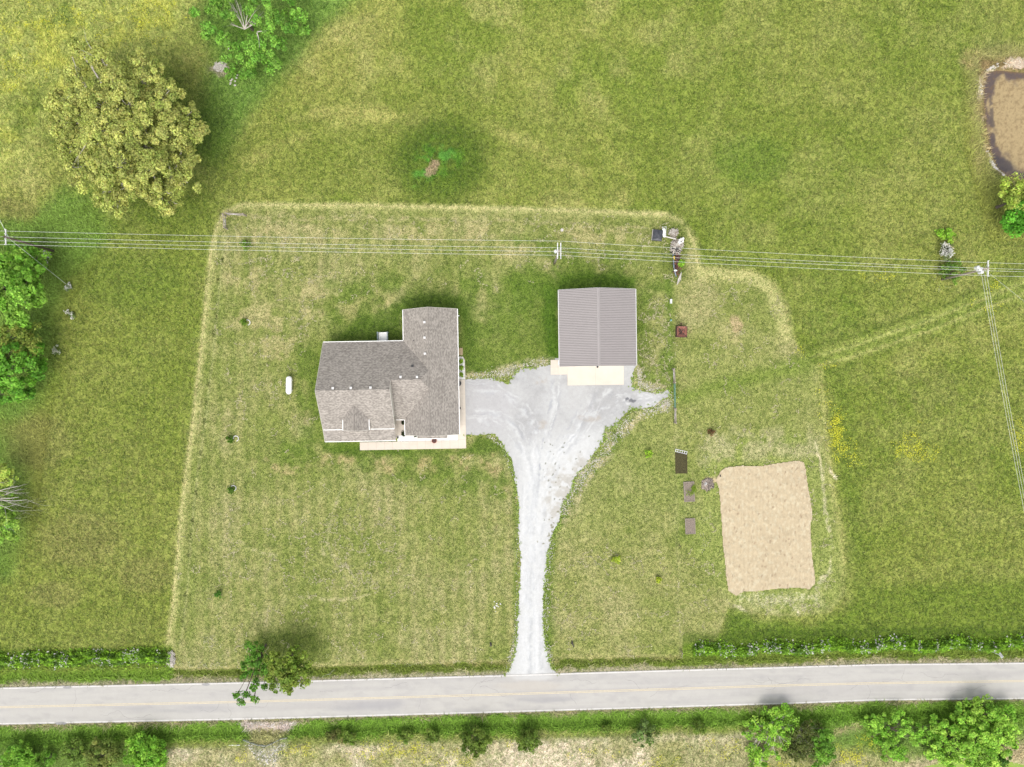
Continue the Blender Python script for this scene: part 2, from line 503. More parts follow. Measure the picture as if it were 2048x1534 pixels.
def paint_ground(p):
    p.gain = 1.25
    ux, uy, X, Y = p.ux, p.uy, p.X, p.Y
    lo = fbm(X * 0.05, Y * 0.05, 2, 4); md = fbm(X * 0.22, Y * 0.22, 7, 4)
    base = np.array(A(182, 189, 98)); alt = np.array(A(153, 173, 74)); dry = np.array(A(208, 206, 128))
    a = np.clip((lo - 0.38) * 4, 0, 1)[:, None]; b = np.clip((md - 0.45) * 3.5, 0, 1)[:, None]
    p.c[:] = base * (1 - a) + alt * a
    p.c[:] = p.c * (1 - 0.55 * b) + dry * 0.55 * b
    # north-west meadow: yellowish uncut growth
    p.poly([(-900, -700), (400, -700), (425, 40), (390, 90), (300, 110), (250, 200), (120, 260), (60, 330), (-900, 420)], (190, 200, 108), 70, 0.9, 0.6)
    for q in ((60, 90, 90, 50), (210, 60, 80, 40), (310, 30, 50, 45), (20, 230, 50, 80), (130, 150, 60, 40)):
        p.blob(*q, (208, 214, 100), 0.7, straw=0.7, brk=0.5)
    p.blob(60, 230, 70, 60, (128, 152, 58), 0.6, brk=0.4)
    p.blob(110, 30, 60, 30, (130, 158, 60), 0.6, brk=0.4)
    p.poly([(-300, 380), (60, 420), (200, 500), (380, 400), (440, 420), (420, 500), (390, 830), (335, 1300), (-300, 1300)], (137, 152, 66), 30, 0.75)
    p.blob(200, 1000, 130, 170, (152, 158, 84), 0.45, brk=.5)
    p.poly([(420, 420), (430, 300), (560, 220), (760, 160), (1000, 180), (1340, 260), (1420, 420), (1330, 400), (480, 395)], (138, 153, 67), 40, 0.7)
    # lush rank growth down the drainage line
    p.poly([(410, -200), (780, -200), (740, -20), (650, 50), (590, 130), (530, 190), (480, 260), (430, 330), (380, 300), (400, 200), (425, 120), (400, 50)], (120, 158, 68), 26, 0.9, 0.3)
    p.poly([(60, 430), (130, 370), (200, 400), (220, 470), (190, 520), (140, 560), (110, 640), (105, 760), (60, 840), (-200, 860), (-200, 470)], (122, 160, 66), 24, 0.85, 0.3)
    p.poly([(-200, 860), (40, 860), (60, 930), (50, 1080), (20, 1160), (-200, 1200)], (118, 154, 64), 26, 0.8)
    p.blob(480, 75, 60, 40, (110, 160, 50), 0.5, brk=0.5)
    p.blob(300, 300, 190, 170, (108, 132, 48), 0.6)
    p.blob(440, 140, 18, 12, (190, 180, 150), 0.8, straw=1)
    # worn, pale areas west of the lawn
    for q in ((30, 420, 50, 25), (80, 880, 70, 60), (160, 1080, 90, 60), (110, 1190, 60, 30), (290, 1150, 60, 40)):
        p.blob(*q, (150, 150, 86), 0.55, straw=0.5)
    p.blob(250, 560, 120, 60, (122, 145, 58), 0.6)
    # tractor sweeps in the north field
    for pts, w, c in (([(500, 232), (700, 222), (830, 232), (930, 225), (1010, 265), (1130, 330), (1250, 395)], 26, (190, 188, 110)),
                      ([(420, 370), (560, 290), (700, 240), (850, 225), (950, 235)], 22, (184, 186, 104)),
                      ([(740, 80), (860, 190), (960, 300), (1050, 390)], 12, (180, 184, 100)),
                      ([(1110, 0), (1130, 120), (1190, 260), (1290, 390)], 14, (178, 182, 96)),
                      ([(1300, 300), (1310, 370), (1330, 410)], 9, (112, 134, 50)),
                      ([(560, 330), (700, 300), (790, 260)], 14, (136, 150, 64)),
                      ([(1050, 300), (1200, 330), (1330, 420)], 16, (134, 150, 62))):
        p.stroke(pts, w, c, 10, 0.6, straw=0.45, brk=0.15)
    # the mound
    p.blob(882, 322, 104, 90, (102, 126, 46), 0.95, straw=0.3)
    p.blob(878, 318, 52, 42, (92, 142, 44), 0.8, -35, brk=0.8)
    p.blob(845, 345, 18, 34, (104, 172, 66), 0.6, 35, brk=.8)
    p.blob(885, 310, 18, 24, (106, 172, 72), 0.55, 45, brk=.8)
    p.blob(864, 339, 9, 17, (176, 158, 122), 0.9, 38, straw=0.2, hard=2.0)
    p.stroke([(780, 402), (960, 408)], 8, (100, 122, 44), 6, 0.7)
    # east fields
    p.poly([(1400, -200), (2300, -200), (2300, 560), (1640, 730), (1580, 640), (1560, 560), (1400, 520), (1330, 400)], (135, 152, 65), 60, 0.5)
    p.blob(1660, 640, 70, 60, (116, 144, 52), 0.45, brk=.3)
    p.blob(1500, 320, 80, 50, (110, 142, 52), 0.5)
    p.poly([(1650, 740), (1700, 725), (1710, 850), (1725, 1000), (1740, 1180), (1690, 1250), (1700, 1150), (1680, 1000), (1665, 880)], (108, 138, 44), 26, 0.65, 0.2)
    p.poly([(1455, 1215), (1520, 1235), (1620, 1245), (1690, 1220), (1740, 1170), (2300, 1150), (2300, 1290), (1380, 1300), (1440, 1262)], (112, 142, 46), 20, 0.85, 0.1)
    p.blob(1470, 1235, 28, 26, (104, 134, 44), 0.4)
    p.poly([(1660, 760), (2300, 640), (2300, 1300), (1690, 1300), (1700, 1000)], (132, 150, 61), 60, 0.55)
    p.blob(1850, 780, 90, 50, (150, 158, 84), 0.6, brk=.5)
    # mown lane leading east
    lane = [(1345, 792), (1450, 765), (1540, 745), (1620, 722), (1700, 702), (1850, 652), (2000, 592), (2300, 470)]
    p.stroke([(x, y - 27) for x, y in lane[3:]], 12, (96, 124, 40), 8, 0.6)
    p.stroke([(x, y + 27) for x, y in lane[3:]], 8, (104, 130, 46), 8, 0.5)
    p.stroke(lane[3:], 40, (156, 170, 84), 6, 0.95, straw=0.3, warped='soft')
    p.stroke([(x, y - 8) for x, y in lane[3:]], 4, (202, 204, 128), 3, 0.55, warped='soft')
    p.stroke([(x, y + 13) for x, y in lane[3:]], 4, (202, 200, 128), 3, 0.55, warped='soft')
    p.stroke([(x, y + 3) for x, y in lane[3:]], 6, (126, 148, 62), 3, 0.7)
    # pond bank
    p.poly([(1930, 110), (1985, 90), (2060, 95), (2300, 100), (2300, 420), (2030, 370), (1975, 340), (1950, 270), (1940, 180)], (160, 160, 104), 22, 0.8, 0.9)
    p.poly([(1958, 118), (2100, 112), (2300, 150), (2250, 400), (2050, 368), (1995, 348), (1972, 300), (1960, 220)], (150, 130, 90), 8, 0.85, 0.5)
    p.stroke([(1958, 200), (1962, 160), (1975, 140), (1998, 128)], 4, (228, 220, 190), 2, 0.9)
    p.stroke([(1964, 220), (1972, 290), (1985, 335), (2012, 352)], 4, (216, 206, 168), 2, 0.7, brk=1.2)
    p.blob(2035, 128, 20, 9, (235, 218, 190), 1.0, hard=2)
    p.blob(1940, 120, 24, 20, (186, 172, 120), 0.6, brk=0.8)
    p.blob(1955, 270, 18, 80, (170, 160, 110), 0.6, brk=1.0)
    # ----- the lawn
    p.stroke([(1335, 412), (1375, 430), (1402, 470), (1410, 525), (1510, 530), (1555, 552), (1582, 600), (1595, 660), (1620, 705)], 34, (122, 142, 54), 14, 0.6, warped='soft')
    p.poly(LAWN, (160, 164, 97), 3, 1.0, 0.8, warped='soft')
    md2 = fbm(X * 0.16 + 40, Y * 0.16, 11, 5)
    idx, m = p.mask_poly(LAWN, 4, 'soft')
    mm = m * np.clip((md2[idx] - 0.47) * 5, 0, 1)
    p._mix(idx, mm * 0.6, (130, 146, 66), 0.7)
    mm = m * np.clip((0.45 - md2[idx]) * 6, 0, 1)
    p._mix(idx, mm * 0.6, (178, 174, 120), 1.0)
    # mowing passes on the lawn (faint vertical stripes west of the drive)
    st = (np.sin(p.wx[idx] * 2 * math.pi / 27.0) * 0.5 + 0.5) * m * (p.ux[idx] < 1100)
    p._mix(idx, st * 0.42, (120, 140, 60))
    st = (np.sin((p.wy[idx] + 0.1 * p.wx[idx]) * 2 * math.pi / 31.0) * 0.5 + 0.5) * m * (p.ux[idx] > 1100)
    p._mix(idx, st * 0.13, (120, 140, 60))
    # pale strips where the mower turned along the edge
    edge = [(333, 1290), (345, 1200), (362, 1000), (385, 830), (400, 700), (410, 600), (420, 500), (432, 450), (447, 424), (480, 409), (700, 409), (1000, 416), (1200, 422), (1330, 427), (1362, 444), (1386, 480), (1392, 530)]
    p.stroke([(x + 4, y + 3) for x, y in edge], 14, (194, 195, 124), 4, 0.7, straw=0.7, warped='soft')
    p.stroke([(x + 2, y + 1) for x, y in edge], 3.5, (224, 212, 152), 2, 0.5, warped='soft')
    p.stroke([(x + 27, y) for x, y in edge[:8]], 3.5, (190, 190, 130), 2, 0.6, warped='soft')
    p.stroke([(x + 24, y) for x, y in edge[:8]], 7, (132, 146, 72), 4, 0.5, warped='soft')
    p.stroke([(x + 15, y + 11) for x, y in edge[8:]], 4, (140, 150, 80), 3, 0.4, warped='soft')
    p.stroke([(460, 433), (620, 436), (900, 440), (1120, 447), (1300, 458)], 5, (196, 184, 138), 3, 0.55, brk=1.2)
    p.stroke([(480, 437), (700, 445), (1000, 450), (1300, 464)], 4, (126, 140, 62), 3, 0.6, brk=0.7)
    p.stroke([(1400, 545), (1500, 552), (1540, 575), (1562, 620), (1572, 670)], 26, (192, 192, 124), 8, 0.85, warped='soft')
    p.stroke([(1640, 745), (1652, 870), (1664, 960), (1680, 1060), (1686, 1150)], 10, (186, 188, 112), 5, 0.8, warped='soft')
    # east yard, greener
    p.poly([(1350, 700), (1480, 690), (1600, 710), (1640, 760), (1650, 870), (1420, 860), (1360, 880)], (150, 160, 86), 24, 0.6, 0.7)
    p.poly([(1400, 770), (1520, 735), (1620, 705), (1630, 740), (1520, 765), (1360, 810), (1345, 790)], (124, 148, 58), 16, 0.7, 0.4)
    p.poly([(1240, 840), (1330, 810), (1350, 850), (1345, 1000), (1130, 1080), (1110, 1050), (1160, 960)], (146, 158, 84), 22, 0.5, 0.7)
    p.poly([(1410, 880), (1600, 860), (1650, 900), (1690, 1190), (1650, 1225), (1470, 1215), (1380, 1100), (1400, 980)], (150, 165, 84), 18, 0.8, 0.6)
    p.poly([(1395, 860), (1620, 850), (1640, 910), (1400, 930)], (182, 180, 128), 14, 0.75, 1.0, brk=0.5)
    p.poly([(1450, 1190), (1640, 1180), (1660, 1215), (1560, 1232), (1470, 1215)], (188, 190, 130), 10, 0.7, 1.0, brk=0.9)
    p.stroke([(1630, 880), (1648, 960), (1665, 1090), (1655, 1180)], 5, (226, 218, 176), 3, 0.8, brk=1.1)
    p.stroke([(1470, 1210), (1488, 1225)], 4, (238, 228, 190), 2, 0.9)
    p.stroke([(1576, 1205), (1596, 1228)], 5, (238, 228, 190), 2, 0.9, brk=1.5)
    p.stroke([(1636, 1172), (1662, 1148)], 8, (232, 224, 186), 4, 0.8, brk=1.5)
    p.stroke([(1632, 905), (1640, 925)], 5, (232, 218, 176), 2, 1.0)
    p.stroke([(1664, 935), (1674, 955)], 5, (238, 226, 186), 2, 1.0)
    p.stroke([(1420, 960), (1432, 960)], 10, (214, 192, 156), 4, 0.8)
    for k in range(26):      # cast-up pale clods south of the plot
        x0 = 1480 + k * 6.3; p.stroke([(x0, 1188), (x0 + rng.uniform(-3, 3), 1190 + rng.uniform(8, 26))], 2.5, (228, 224, 186), 1.5, 0.8, brk=2.5)
    for q in ((690, 925, 60, 22), (840, 930, 120, 22), (960, 925, 50, 25), (1005, 940, 25, 40), (560, 930, 60, 20)):
        p.blob(*q, (190, 174, 122), 0.7, straw=1.0, brk=0.6)
    for q in ((600, 470, 110, 22), (900, 465, 140, 22), (520, 640, 70, 40), (560, 700, 60, 40), (640, 600, 60, 50), (1000, 500, 60, 20), (1200, 470, 90, 18), (1475, 660, 18, 28), (500, 560, 60, 30)):
        p.blob(*q, (190, 182, 126), 0.62, straw=1.0, brk=0.6)
    p.blob(1472, 648, 12, 18, (196, 176, 132), 0.8)
    p.blob(735, 610, 60, 20, (182, 176, 114), 0.6, -20)
    # worn streaks of pale stems
    for pts in ([(786, 430), (782, 460), (790, 480)], [(690, 960), (665, 1020), (655, 1085), (670, 1125), (690, 1160)], [(640, 1080), (650, 1110)],
                [(480, 1080), (500, 1100), (560, 1110)], [(600, 1190), (680, 1200), (740, 1190)], [(1292, 640), (1288, 700), (1296, 760)], [(500, 505), (520, 520)]):
        p.stroke(pts, 5, (222, 212, 165), 3, 0.55, brk=2.2)
    for pts in ([(925, 540), (1115, 548), (1118, 735), (950, 752), (945, 640)], [(596, 690), (645, 686), (634, 885), (604, 885), (590, 780)], [(650, 560), (920, 540), (960, 600), (800, 640), (660, 680)], [(560, 880), (930, 900), (1020, 900), (1030, 1000), (760, 960), (560, 930)], [(1270, 560), (1345, 560), (1345, 780), (1275, 770)], [(1020, 470), (1120, 480), (1300, 520), (1270, 570), (1020, 570)]):
        p.poly(pts, (108, 134, 50), 16, 0.75, 0.5, brk=0.42)  # mottled dark green, widening the partly painted shade around the buildings
    # deep green grass around the buildings, with some of their shade painted in
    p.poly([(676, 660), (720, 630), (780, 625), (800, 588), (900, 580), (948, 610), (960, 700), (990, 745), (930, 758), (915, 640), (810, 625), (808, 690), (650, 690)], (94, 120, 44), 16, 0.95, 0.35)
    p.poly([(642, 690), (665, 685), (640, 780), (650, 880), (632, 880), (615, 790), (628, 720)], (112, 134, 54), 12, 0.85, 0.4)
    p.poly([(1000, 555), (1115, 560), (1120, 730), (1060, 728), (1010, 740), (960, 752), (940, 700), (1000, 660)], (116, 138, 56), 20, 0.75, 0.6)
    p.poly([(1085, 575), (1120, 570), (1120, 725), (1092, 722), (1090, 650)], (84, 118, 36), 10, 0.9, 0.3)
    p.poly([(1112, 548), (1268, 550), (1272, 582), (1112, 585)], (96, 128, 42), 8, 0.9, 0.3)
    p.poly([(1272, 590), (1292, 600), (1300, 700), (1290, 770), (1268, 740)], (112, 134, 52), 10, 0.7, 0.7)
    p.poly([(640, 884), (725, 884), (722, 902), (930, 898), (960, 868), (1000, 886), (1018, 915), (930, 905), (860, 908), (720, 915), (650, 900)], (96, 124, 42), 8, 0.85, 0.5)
    p.stroke([(1000, 885), (1020, 915), (1032, 980), (1034, 1100), (1034, 1300)], 10, (106, 132, 46), 6, 0.75)
    p.stroke([(1260, 835), (1215, 910), (1165, 965), (1135, 1010), (1108, 1065), (1098, 1150), (1094, 1320)], 20, (104, 132, 44), 8, 0.8)
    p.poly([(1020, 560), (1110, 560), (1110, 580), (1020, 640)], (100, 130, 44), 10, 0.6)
    p.stroke([(1341, 560), (1340, 650), (1343, 780)], 16, (112, 140, 52), 6, 0.7)
    p.stroke([(1350, 860), (1352, 1000), (1358, 1180), (1362, 1330)], 4, (176, 176, 120), 3, 0.4)
    p.stroke([(1368, 960), (1372, 1060)], 44, (124, 148, 60), 12, 0.5)
    p.poly([(1318, 440), (1372, 445), (1376, 560), (1330, 560), (1325, 500)], (112, 128, 56), 8, 0.8)
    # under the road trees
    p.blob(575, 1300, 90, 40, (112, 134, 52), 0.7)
    # arcs of turning tracks
    p.stroke([(880, 1270), (900, 1230), (895, 1180), (870, 1160)], 4, (128, 138, 70), 3, 0.5)
    p.stroke([(1330, 1110), (1360, 1095), (1385, 1110), (1385, 1150)], 4, (128, 138, 70), 3, 0.5)
    # ----- road verges
    t = sm(ux, ROAD_T); b = sm(ux, ROAD_B)
    nd = t - p.wy; ndr = t - uy
    gl = np.clip((fbm(X * 0.03, Y * 0.03, 3, 2) - 0.3) * 3, 0, 1)
    def band(lo_, hi_, dd, c, a, f=4, straw=None, extra=1.0):
        m = np.clip((dd - lo_) / f + 0.5, 0, 1) * np.clip((hi_ - dd) / f + 0.5, 0, 1) * a * extra
        p._mix(np.arange(p.n), m, c, straw)
    inlawn = ((ux > 345) & (ux < 1365)).astype(float)
    band(8, 32, nd, (118, 155, 50), 0.95, 5, 0.2, np.where((ux > 345), 0.0, 1.0))
    band(30, 75, nd, (118, 145, 48), 0.8, 12, 0.2, (ux < 345) * 1.0)
    band(10, 24, nd, (108, 130, 44), 0.9, 4, 0.3, inlawn)
    band(24, 34, nd, (180, 172, 116), 0.4, 5, 0.9, inlawn)
    band(10, 26, nd, (112, 138, 46), 0.9, 5, 0.3, (ux > 1365) * 1.0)
    band(26, 50, nd, (118, 152, 42), 0.8, 8, 0.3, (ux > 1365) * 1.0)
    band(50, 72, nd, (84, 112, 34), 0.6, 10, 0.1, (ux > 1365) * 1.0)
    band(-8, 9, nd, (176, 170, 140), 0.85, 4, 0.8)
    sd_ = p.wy - b
    band(4, 44, sd_, (116, 158, 52), 0.95, 7, 0.2)
    band(22, 34, sd_, (98, 138, 40), 0.5, 8, 0.1)
    # dry stubble field south of the ditch
    m = np.clip((sd_ - 44) / 14, 0, 1)
    p._mix(np.arange(p.n), m, (230, 219, 184), 1.0)
    g = np.clip((fbm(X * 0.14, Y * 0.14, 12, 4) - 0.44) * 6, 0, 1) * m
    p._mix(np.arange(p.n), g * 0.7, (168, 170, 100), 0.9)
    band(44, 58, sd_, (132, 148, 66), 0.7, 10, 0.6)
    p.poly([(560, 1500), (1000, 1495), (1000, 1700), (560, 1700)], (168, 172, 96), 30, 0.55, 0.9, brk=0.4)
    p.poly([(1300, 1480), (1500, 1470), (1900, 1480), (1900, 1560), (1300, 1560)], (160, 164, 92), 30, 0.7, 0.9)
    p.poly([(-400, 1470), (120, 1470), (330, 1500), (300, 1700), (-400, 1700)], (110, 152, 52), 26, 0.85, 0.2)
    p.poly([(1540, 1430), (2300, 1430), (2300, 1500), (1960, 1520), (1700, 1500), (1540, 1480)], (112, 158, 50), 22, 0.85, 0.2)
    band(-2, 6, sd_, (170, 162, 130), 0.8, 4, 0.8)
    # riprap and wet hollow at the culvert
    p.poly([(480, 1444), (594, 1441), (585, 1452), (575, 1464), (545, 1458), (510, 1458), (496, 1467)], (198, 186, 178), 4, 0.95, 0.9)
    p.poly([(496, 1467), (520, 1453), (560, 1456), (575, 1470), (560, 1482), (532, 1494), (500, 1486)], (196, 184, 140), 8, 0.6, 0.9)
    p.poly([(486, 1484), (510, 1490), (532, 1496), (560, 1480), (578, 1480), (565, 1500), (550, 1530), (520, 1528), (500, 1500)], (180, 180, 156), 8, 0.6, 0.9)
    p.poly([(1900, 1500), (2060, 1480), (2140, 1500), (2200, 1560), (2060, 1530), (1960, 1516), (1850, 1532), (1820, 1530)], (206, 192, 156), 12, 0.8, 0.9)
    p.stroke([(1668, 1462), (1720, 1456)], 7, (206, 188, 150), 4, 0.8)
    # bare earth where gravel spills beside the drive
    for pts in ([(1000, 748), (1050, 735), (1100, 728)], [(1262, 745), (1275, 770), (1320, 790)], [(1240, 838), (1205, 880), (1170, 935)], [(1160, 940), (1130, 985)], [(1025, 1335), (1034, 1290)], [(1280, 822), (1330, 812)]):
        p.stroke(pts, 16, (206, 200, 168), 7, 0.8, straw=1.0, brk=1.4)
    for pts in ([(1272, 832), (1222, 895), (1186, 948), (1150, 1000), (1124, 1055)], [(1330, 815), (1290, 832), (1255, 850)], [(935, 752), (1000, 744), (1050, 730), (1095, 722)], [(1280, 735), (1284, 765), (1325, 780)]):
        p.stroke(pts, 14, (196, 188, 140), 6, 0.8, straw=1.0, brk=1.1)
    p.stroke([(1034, 920), (1038, 1040), (1036, 1300)], 3, (186, 172, 120), 2, 0.7, brk=1.0)


# ------------------------------------------------------------------ the ground sheet
def axis(lo, hi, step, far):
    mid = np.arange(lo, hi + step / 2, step)
    out = []; d_ = step; x = 0
    while x < far:
        d_ = min(d_ * 1.35, 150); x += d_; out.append(x)
    out = np.array(out)
    return np.concatenate([(lo - out)[::-1], mid, hi + out])


GX = axis(-92, 92, 0.22, 2500); GY = axis(-72, 72, 0.22, 2500)
gxx, gyy = np.meshgrid(GX, GY)
Xf, Yf = gxx.ravel(), gyy.ravel()
pg = Paint(Xf, Yf)
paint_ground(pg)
Zf = gz(Xf, Yf) + (fbm(Xf * 1.3, Yf * 1.3, 8, 3) - 0.5) * 0.02 * ((np.abs(Xf) < 95) & (np.abs(Yf) < 75)) - 0.02
nx, ny = len(GX), len(GY)
ii = (np.arange(ny - 1)[:, None] * nx + np.arange(nx - 1)[None, :]).ravel()
faces = np.stack([ii, ii + 1, ii + nx + 1, ii + nx], 1)
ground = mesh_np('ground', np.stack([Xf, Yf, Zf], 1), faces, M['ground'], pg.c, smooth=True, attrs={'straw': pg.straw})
tag(ground, 'grassy fields and mown lawn seen from above', kind='structure')


# ------------------------------------------------------------------ sheets cut out of a fine grid
def region(name, pts, step, warp, z, mat, paint, relief=None, label=None, kind='structure', follow=False):
    """a sheet covering the polygon, ragged by noise at its edge"""
    w = np.array([P(x, y)[:2] for x, y in pts])
    xs = np.arange(w[:, 0].min() - 1, w[:, 0].max() + 1, step); ys = np.arange(w[:, 1].min() - 1, w[:, 1].max() + 1, step)
    gx_, gy_ = np.meshgrid(xs, ys); X = gx_.ravel(); Y = gy_.ravel()
    q = Paint(X, Y, 4.0)
    wx = q.ux + (fbm(X * 0.6, Y * 0.6, 3, 4) - 0.5) * 2 * warp + (fbm(X * 3, Y * 3, 4, 2) - 0.5) * warp * 0.9
    wy = q.uy + (fbm(X * 0.6, Y * 0.6, 8, 4) - 0.5) * 2 * warp + (fbm(X * 3, Y * 3, 9, 2) - 0.5) * warp * 0.9
    ins = in_poly(pts, wx, wy).reshape(gx_.shape)
    nyy, nxx = gx_.shape
    cell = ins[:-1, :-1] & ins[1:, :-1] & ins[:-1, 1:] & ins[1:, 1:]
    j, i = np.where(cell); a = j * nxx + i
    f = np.stack([a, a + 1, a + nxx + 1, a + nxx], 1)
    paint(q)
    used = np.unique(f); remap = -np.ones(len(X), int); remap[used] = np.arange(len(used))
    zz = np.full(len(X), z) + (relief(X, Y) if relief else 0) + (gz(X, Y) if follow else 0)
    o = mesh_np(name, np.stack([X, Y, zz], 1)[used], remap[f], mat, q.c[used], smooth=True)
    tag(o, label, kind=kind)
    return o


def Z2(zx, zy): return (900 + zx / 4.261, 700 + zy / 4.261)


DRIVE = [Z2(*q) for q in ((115, 250), (300, 238), (380, 245), (490, 290), (560, 185), (640, 152), (700, 160), (760, 145), (870, 118), (900, 60), (1480, 100), (1592, 135), (1560, 200), (1550, 300),
         (1600, 335), (1740, 365), (1860, 345), (1885, 335), (1860, 405), (1780, 450), (1735, 495), (1620, 500), (1540, 505), (1490, 560), (1440, 600), (1430, 650), (1320, 670),
         (1310, 760), (1260, 860), (1170, 960), (1060, 1100), (1040, 1200), (960, 1330), (930, 1480))] + \
        [(1106, 1070), (1098, 1100), (1092, 1150), (1088, 1200), (1088, 1250), (1092, 1290), (1098, 1320), (1108, 1338), (1118, 1349), (1080, 1349.5), (1050, 1350.5), (1008, 1351.5),
         (1018, 1338), (1027, 1320), (1032, 1280), (1036, 1200), (1040, 1150), (1039, 1100), (1036, 1050), (1035, 1000)] + \
        [Z2(*q) for q in ((560, 1180), (545, 1050), (510, 920), (440, 800), (380, 722), (115, 725))]


def paint_drive(q):
    n1 = fbm(q.X * 0.25, q.Y * 0.25, 5, 5); n2 = fbm(q.X * 1.2, q.Y * 1.2, 2, 4)
    c0 = np.array(A(222, 221, 218)); c1 = np.array(A(206, 205, 203)); c2 = np.array(A(230, 230, 229))
    a = np.clip((n1 - 0.45) * 5, 0, 1)[:, None]; b = np.clip((n2 - 0.5) * 4, 0, 1)[:, None]
    q.c[:] = c0 * (1 - a) + c1 * a; q.c[:] = q.c * (1 - 0.4 * b) + c2 * 0.4 * b
    q.poly([(1036, 900), (1200, 860), (1180, 930), (1120, 1040), (1098, 1120), (1096, 1360), (1020, 1360), (1034, 1100)], (246, 246, 243), 34, 0.9)
    q.poly([(1090, 940), (1180, 900), (1170, 960), (1110, 1060), (1085, 1020)], (214, 208, 196), 14, 0.75, brk=1.2)
    q.poly([(925, 755), (1000, 750), (1030, 800), (1000, 870), (925, 872)], (212, 209, 209), 20, 0.5)
    for pts in ([(950, 785), (1000, 785), (1040, 815), (1065, 860), (1070, 930), (1058, 1030), (1052, 1200), (1050, 1345)],
                [(950, 820), (990, 825), (1025, 850), (1045, 890), (1060, 960), (1048, 1050), (1044, 1200)],
                [(1150, 870), (1110, 920), (1085, 990), (1074, 1080), (1070, 1200), (1074, 1340)],
                [(1105, 770), (1108, 810), (1090, 870)], [(1185, 780), (1170, 815), (1150, 860)], [(1220, 780), (1200, 800)], [(960, 840), (1010, 862), (1035, 900)]):
        q.stroke(pts, 5, (252, 252, 250), 4, 0.8, brk=0.7)
        q.stroke([(x + 9, y + 3) for x, y in pts], 4, (184, 186, 190), 4, 0.5, brk=0.7)
    masters = [[(935, 775), (990, 778), (1040, 810), (1068, 860), (1072, 930), (1062, 1030), (1056, 1200), (1058, 1345)], [(935, 830), (985, 832), (1025, 855), (1048, 900), (1054, 980), (1048, 1060), (1046, 1200), (1044, 1345)],
               [(1180, 800), (1150, 860), (1110, 920), (1085, 990), (1074, 1080), (1070, 1200), (1074, 1345)], [(1320, 795), (1240, 800), (1180, 830), (1120, 900)], [(1110, 740), (1104, 800), (1090, 870), (1078, 960)], [(1210, 772), (1190, 820), (1150, 880)]]
    for k in range(150):
        mp = masters[int(rng.integers(0, 6)) if k % 2 else int(rng.integers(0, 3))]; ox, oy = rng.normal(0, 9), rng.normal(0, 6); i0 = int(rng.integers(0, len(mp) - 1)); i1 = min(len(mp), i0 + 2 + int(rng.integers(0, 3)))
        li = rng.random() < .62
        q.stroke([(x + ox, y + oy) for x, y in mp[i0:i1]], rng.uniform(.8, 2.2), (252, 252, 250) if li else (190, 194, 200), 1.4, rng.uniform(.3, .7) if li else rng.uniform(.2, .45), brk=1.6)
    for x0, y0, r in ((1256, 797, 4), (1264, 801, 4), (1269, 803, 4)): q.blob(x0, y0, r, r * 0.8, (132, 132, 136), 0.9, hard=2)
    for x0, y0, rx, ry in ((1080, 760, 14, 10), (1180, 830, 24, 14), (1080, 850, 16, 10)): q.blob(x0, y0, rx, ry, (208, 196, 180), 0.5, brk=0.9)
    # weeds coming through along the east side
    for k in range(90):
        t = rng.random(); x0 = 1270 - 175 * t + rng.uniform(-22, 4); y0 = 830 + 260 * t ** 1.1 + rng.uniform(-10, 8)
        q.blob(x0, y0, rng.uniform(1, 2.6), rng.uniform(1, 2.2), (150, 146, 112), 0.8, hard=2)
    for k in range(60):
        q.blob(rng.uniform(1085, 1185), rng.uniform(870, 1060), rng.uniform(0.8, 2.0), rng.uniform(0.8, 2), (140, 142, 120), 0.7, hard=2)


def drv_relief(X, Y): return (fbm(X * 0.9, Y * 0.9, 4, 4) - 0.5) * 0.025


region('driveway', DRIVE, 0.11, 3.2, 0.014, M['gravel'], paint_drive, drv_relief, 'pale grey crushed gravel driveway fanning out between house and barn')

# tilled garden plot
def Z6(zx, zy): return (1320 + zx / 3.834, 860 + zy / 3.834)


PLOT = [Z6(*q) for q in ((500, 285), (640, 270), (760, 275), (870, 258), (960, 245), (1060, 232), (1105, 245), (1120, 300), (1130, 400), (1150, 500), (1165, 600), (1168, 680), (1155, 720), (1158, 800),
        (1165, 950), (1180, 1070), (1195, 1180), (1150, 1220), (1050, 1212), (900, 1218), (760, 1235), (640, 1242), (580, 1275), (520, 1235), (505, 1150), (495, 1000), (480, 900), (470, 750), (460, 600), (448, 450), (425, 380), (460, 310))]


def paint_plot(q):
    n1 = fbm(q.X * 0.3, q.Y * 0.3, 5, 4); n2 = fbm(q.X * 3.4, q.Y * 2.0, 2, 3)
    c0 = np.array(A(226, 207, 172)); c1 = np.array(A(210, 190, 156)); c2 = np.array(A(250, 238, 204))
    q.c[:] = c0 * 1.06
    a = np.clip((n1 - 0.5) * 4, 0, 1)[:, None] * 0.25; q.c[:] = q.c * (1 - a) + c1 * a
    w = (np.sin(q.X * 2 * math.pi / .62 + fbm(q.X * .5, q.Y * .15, 2, 2) * 3) * .5 + .5)[:, None] * .22; q.c[:] = q.c * (1 - w) + c1 * w
    b = np.clip((n2 - 0.55) * 6, 0, 1)[:, None] * 0.5; q.c[:] = q.c * (1 - b) + c2 * b
    n3 = fbm(q.X * 3.1, q.Y * 1.2, 11, 2); b = np.clip((0.26 - n3) * 8, 0, 1)[:, None] * 0.35; q.c[:] = q.c * (1 - b) + np.array(A(190, 168, 136)) * b
    for k in range(110): q.blob(rng.uniform(1445, 1625), rng.uniform(930, 1180), rng.uniform(.8, 1.6), rng.uniform(1.2, 3.5), (178, 154, 124), .6, rng.uniform(-20, 20), hard=2)


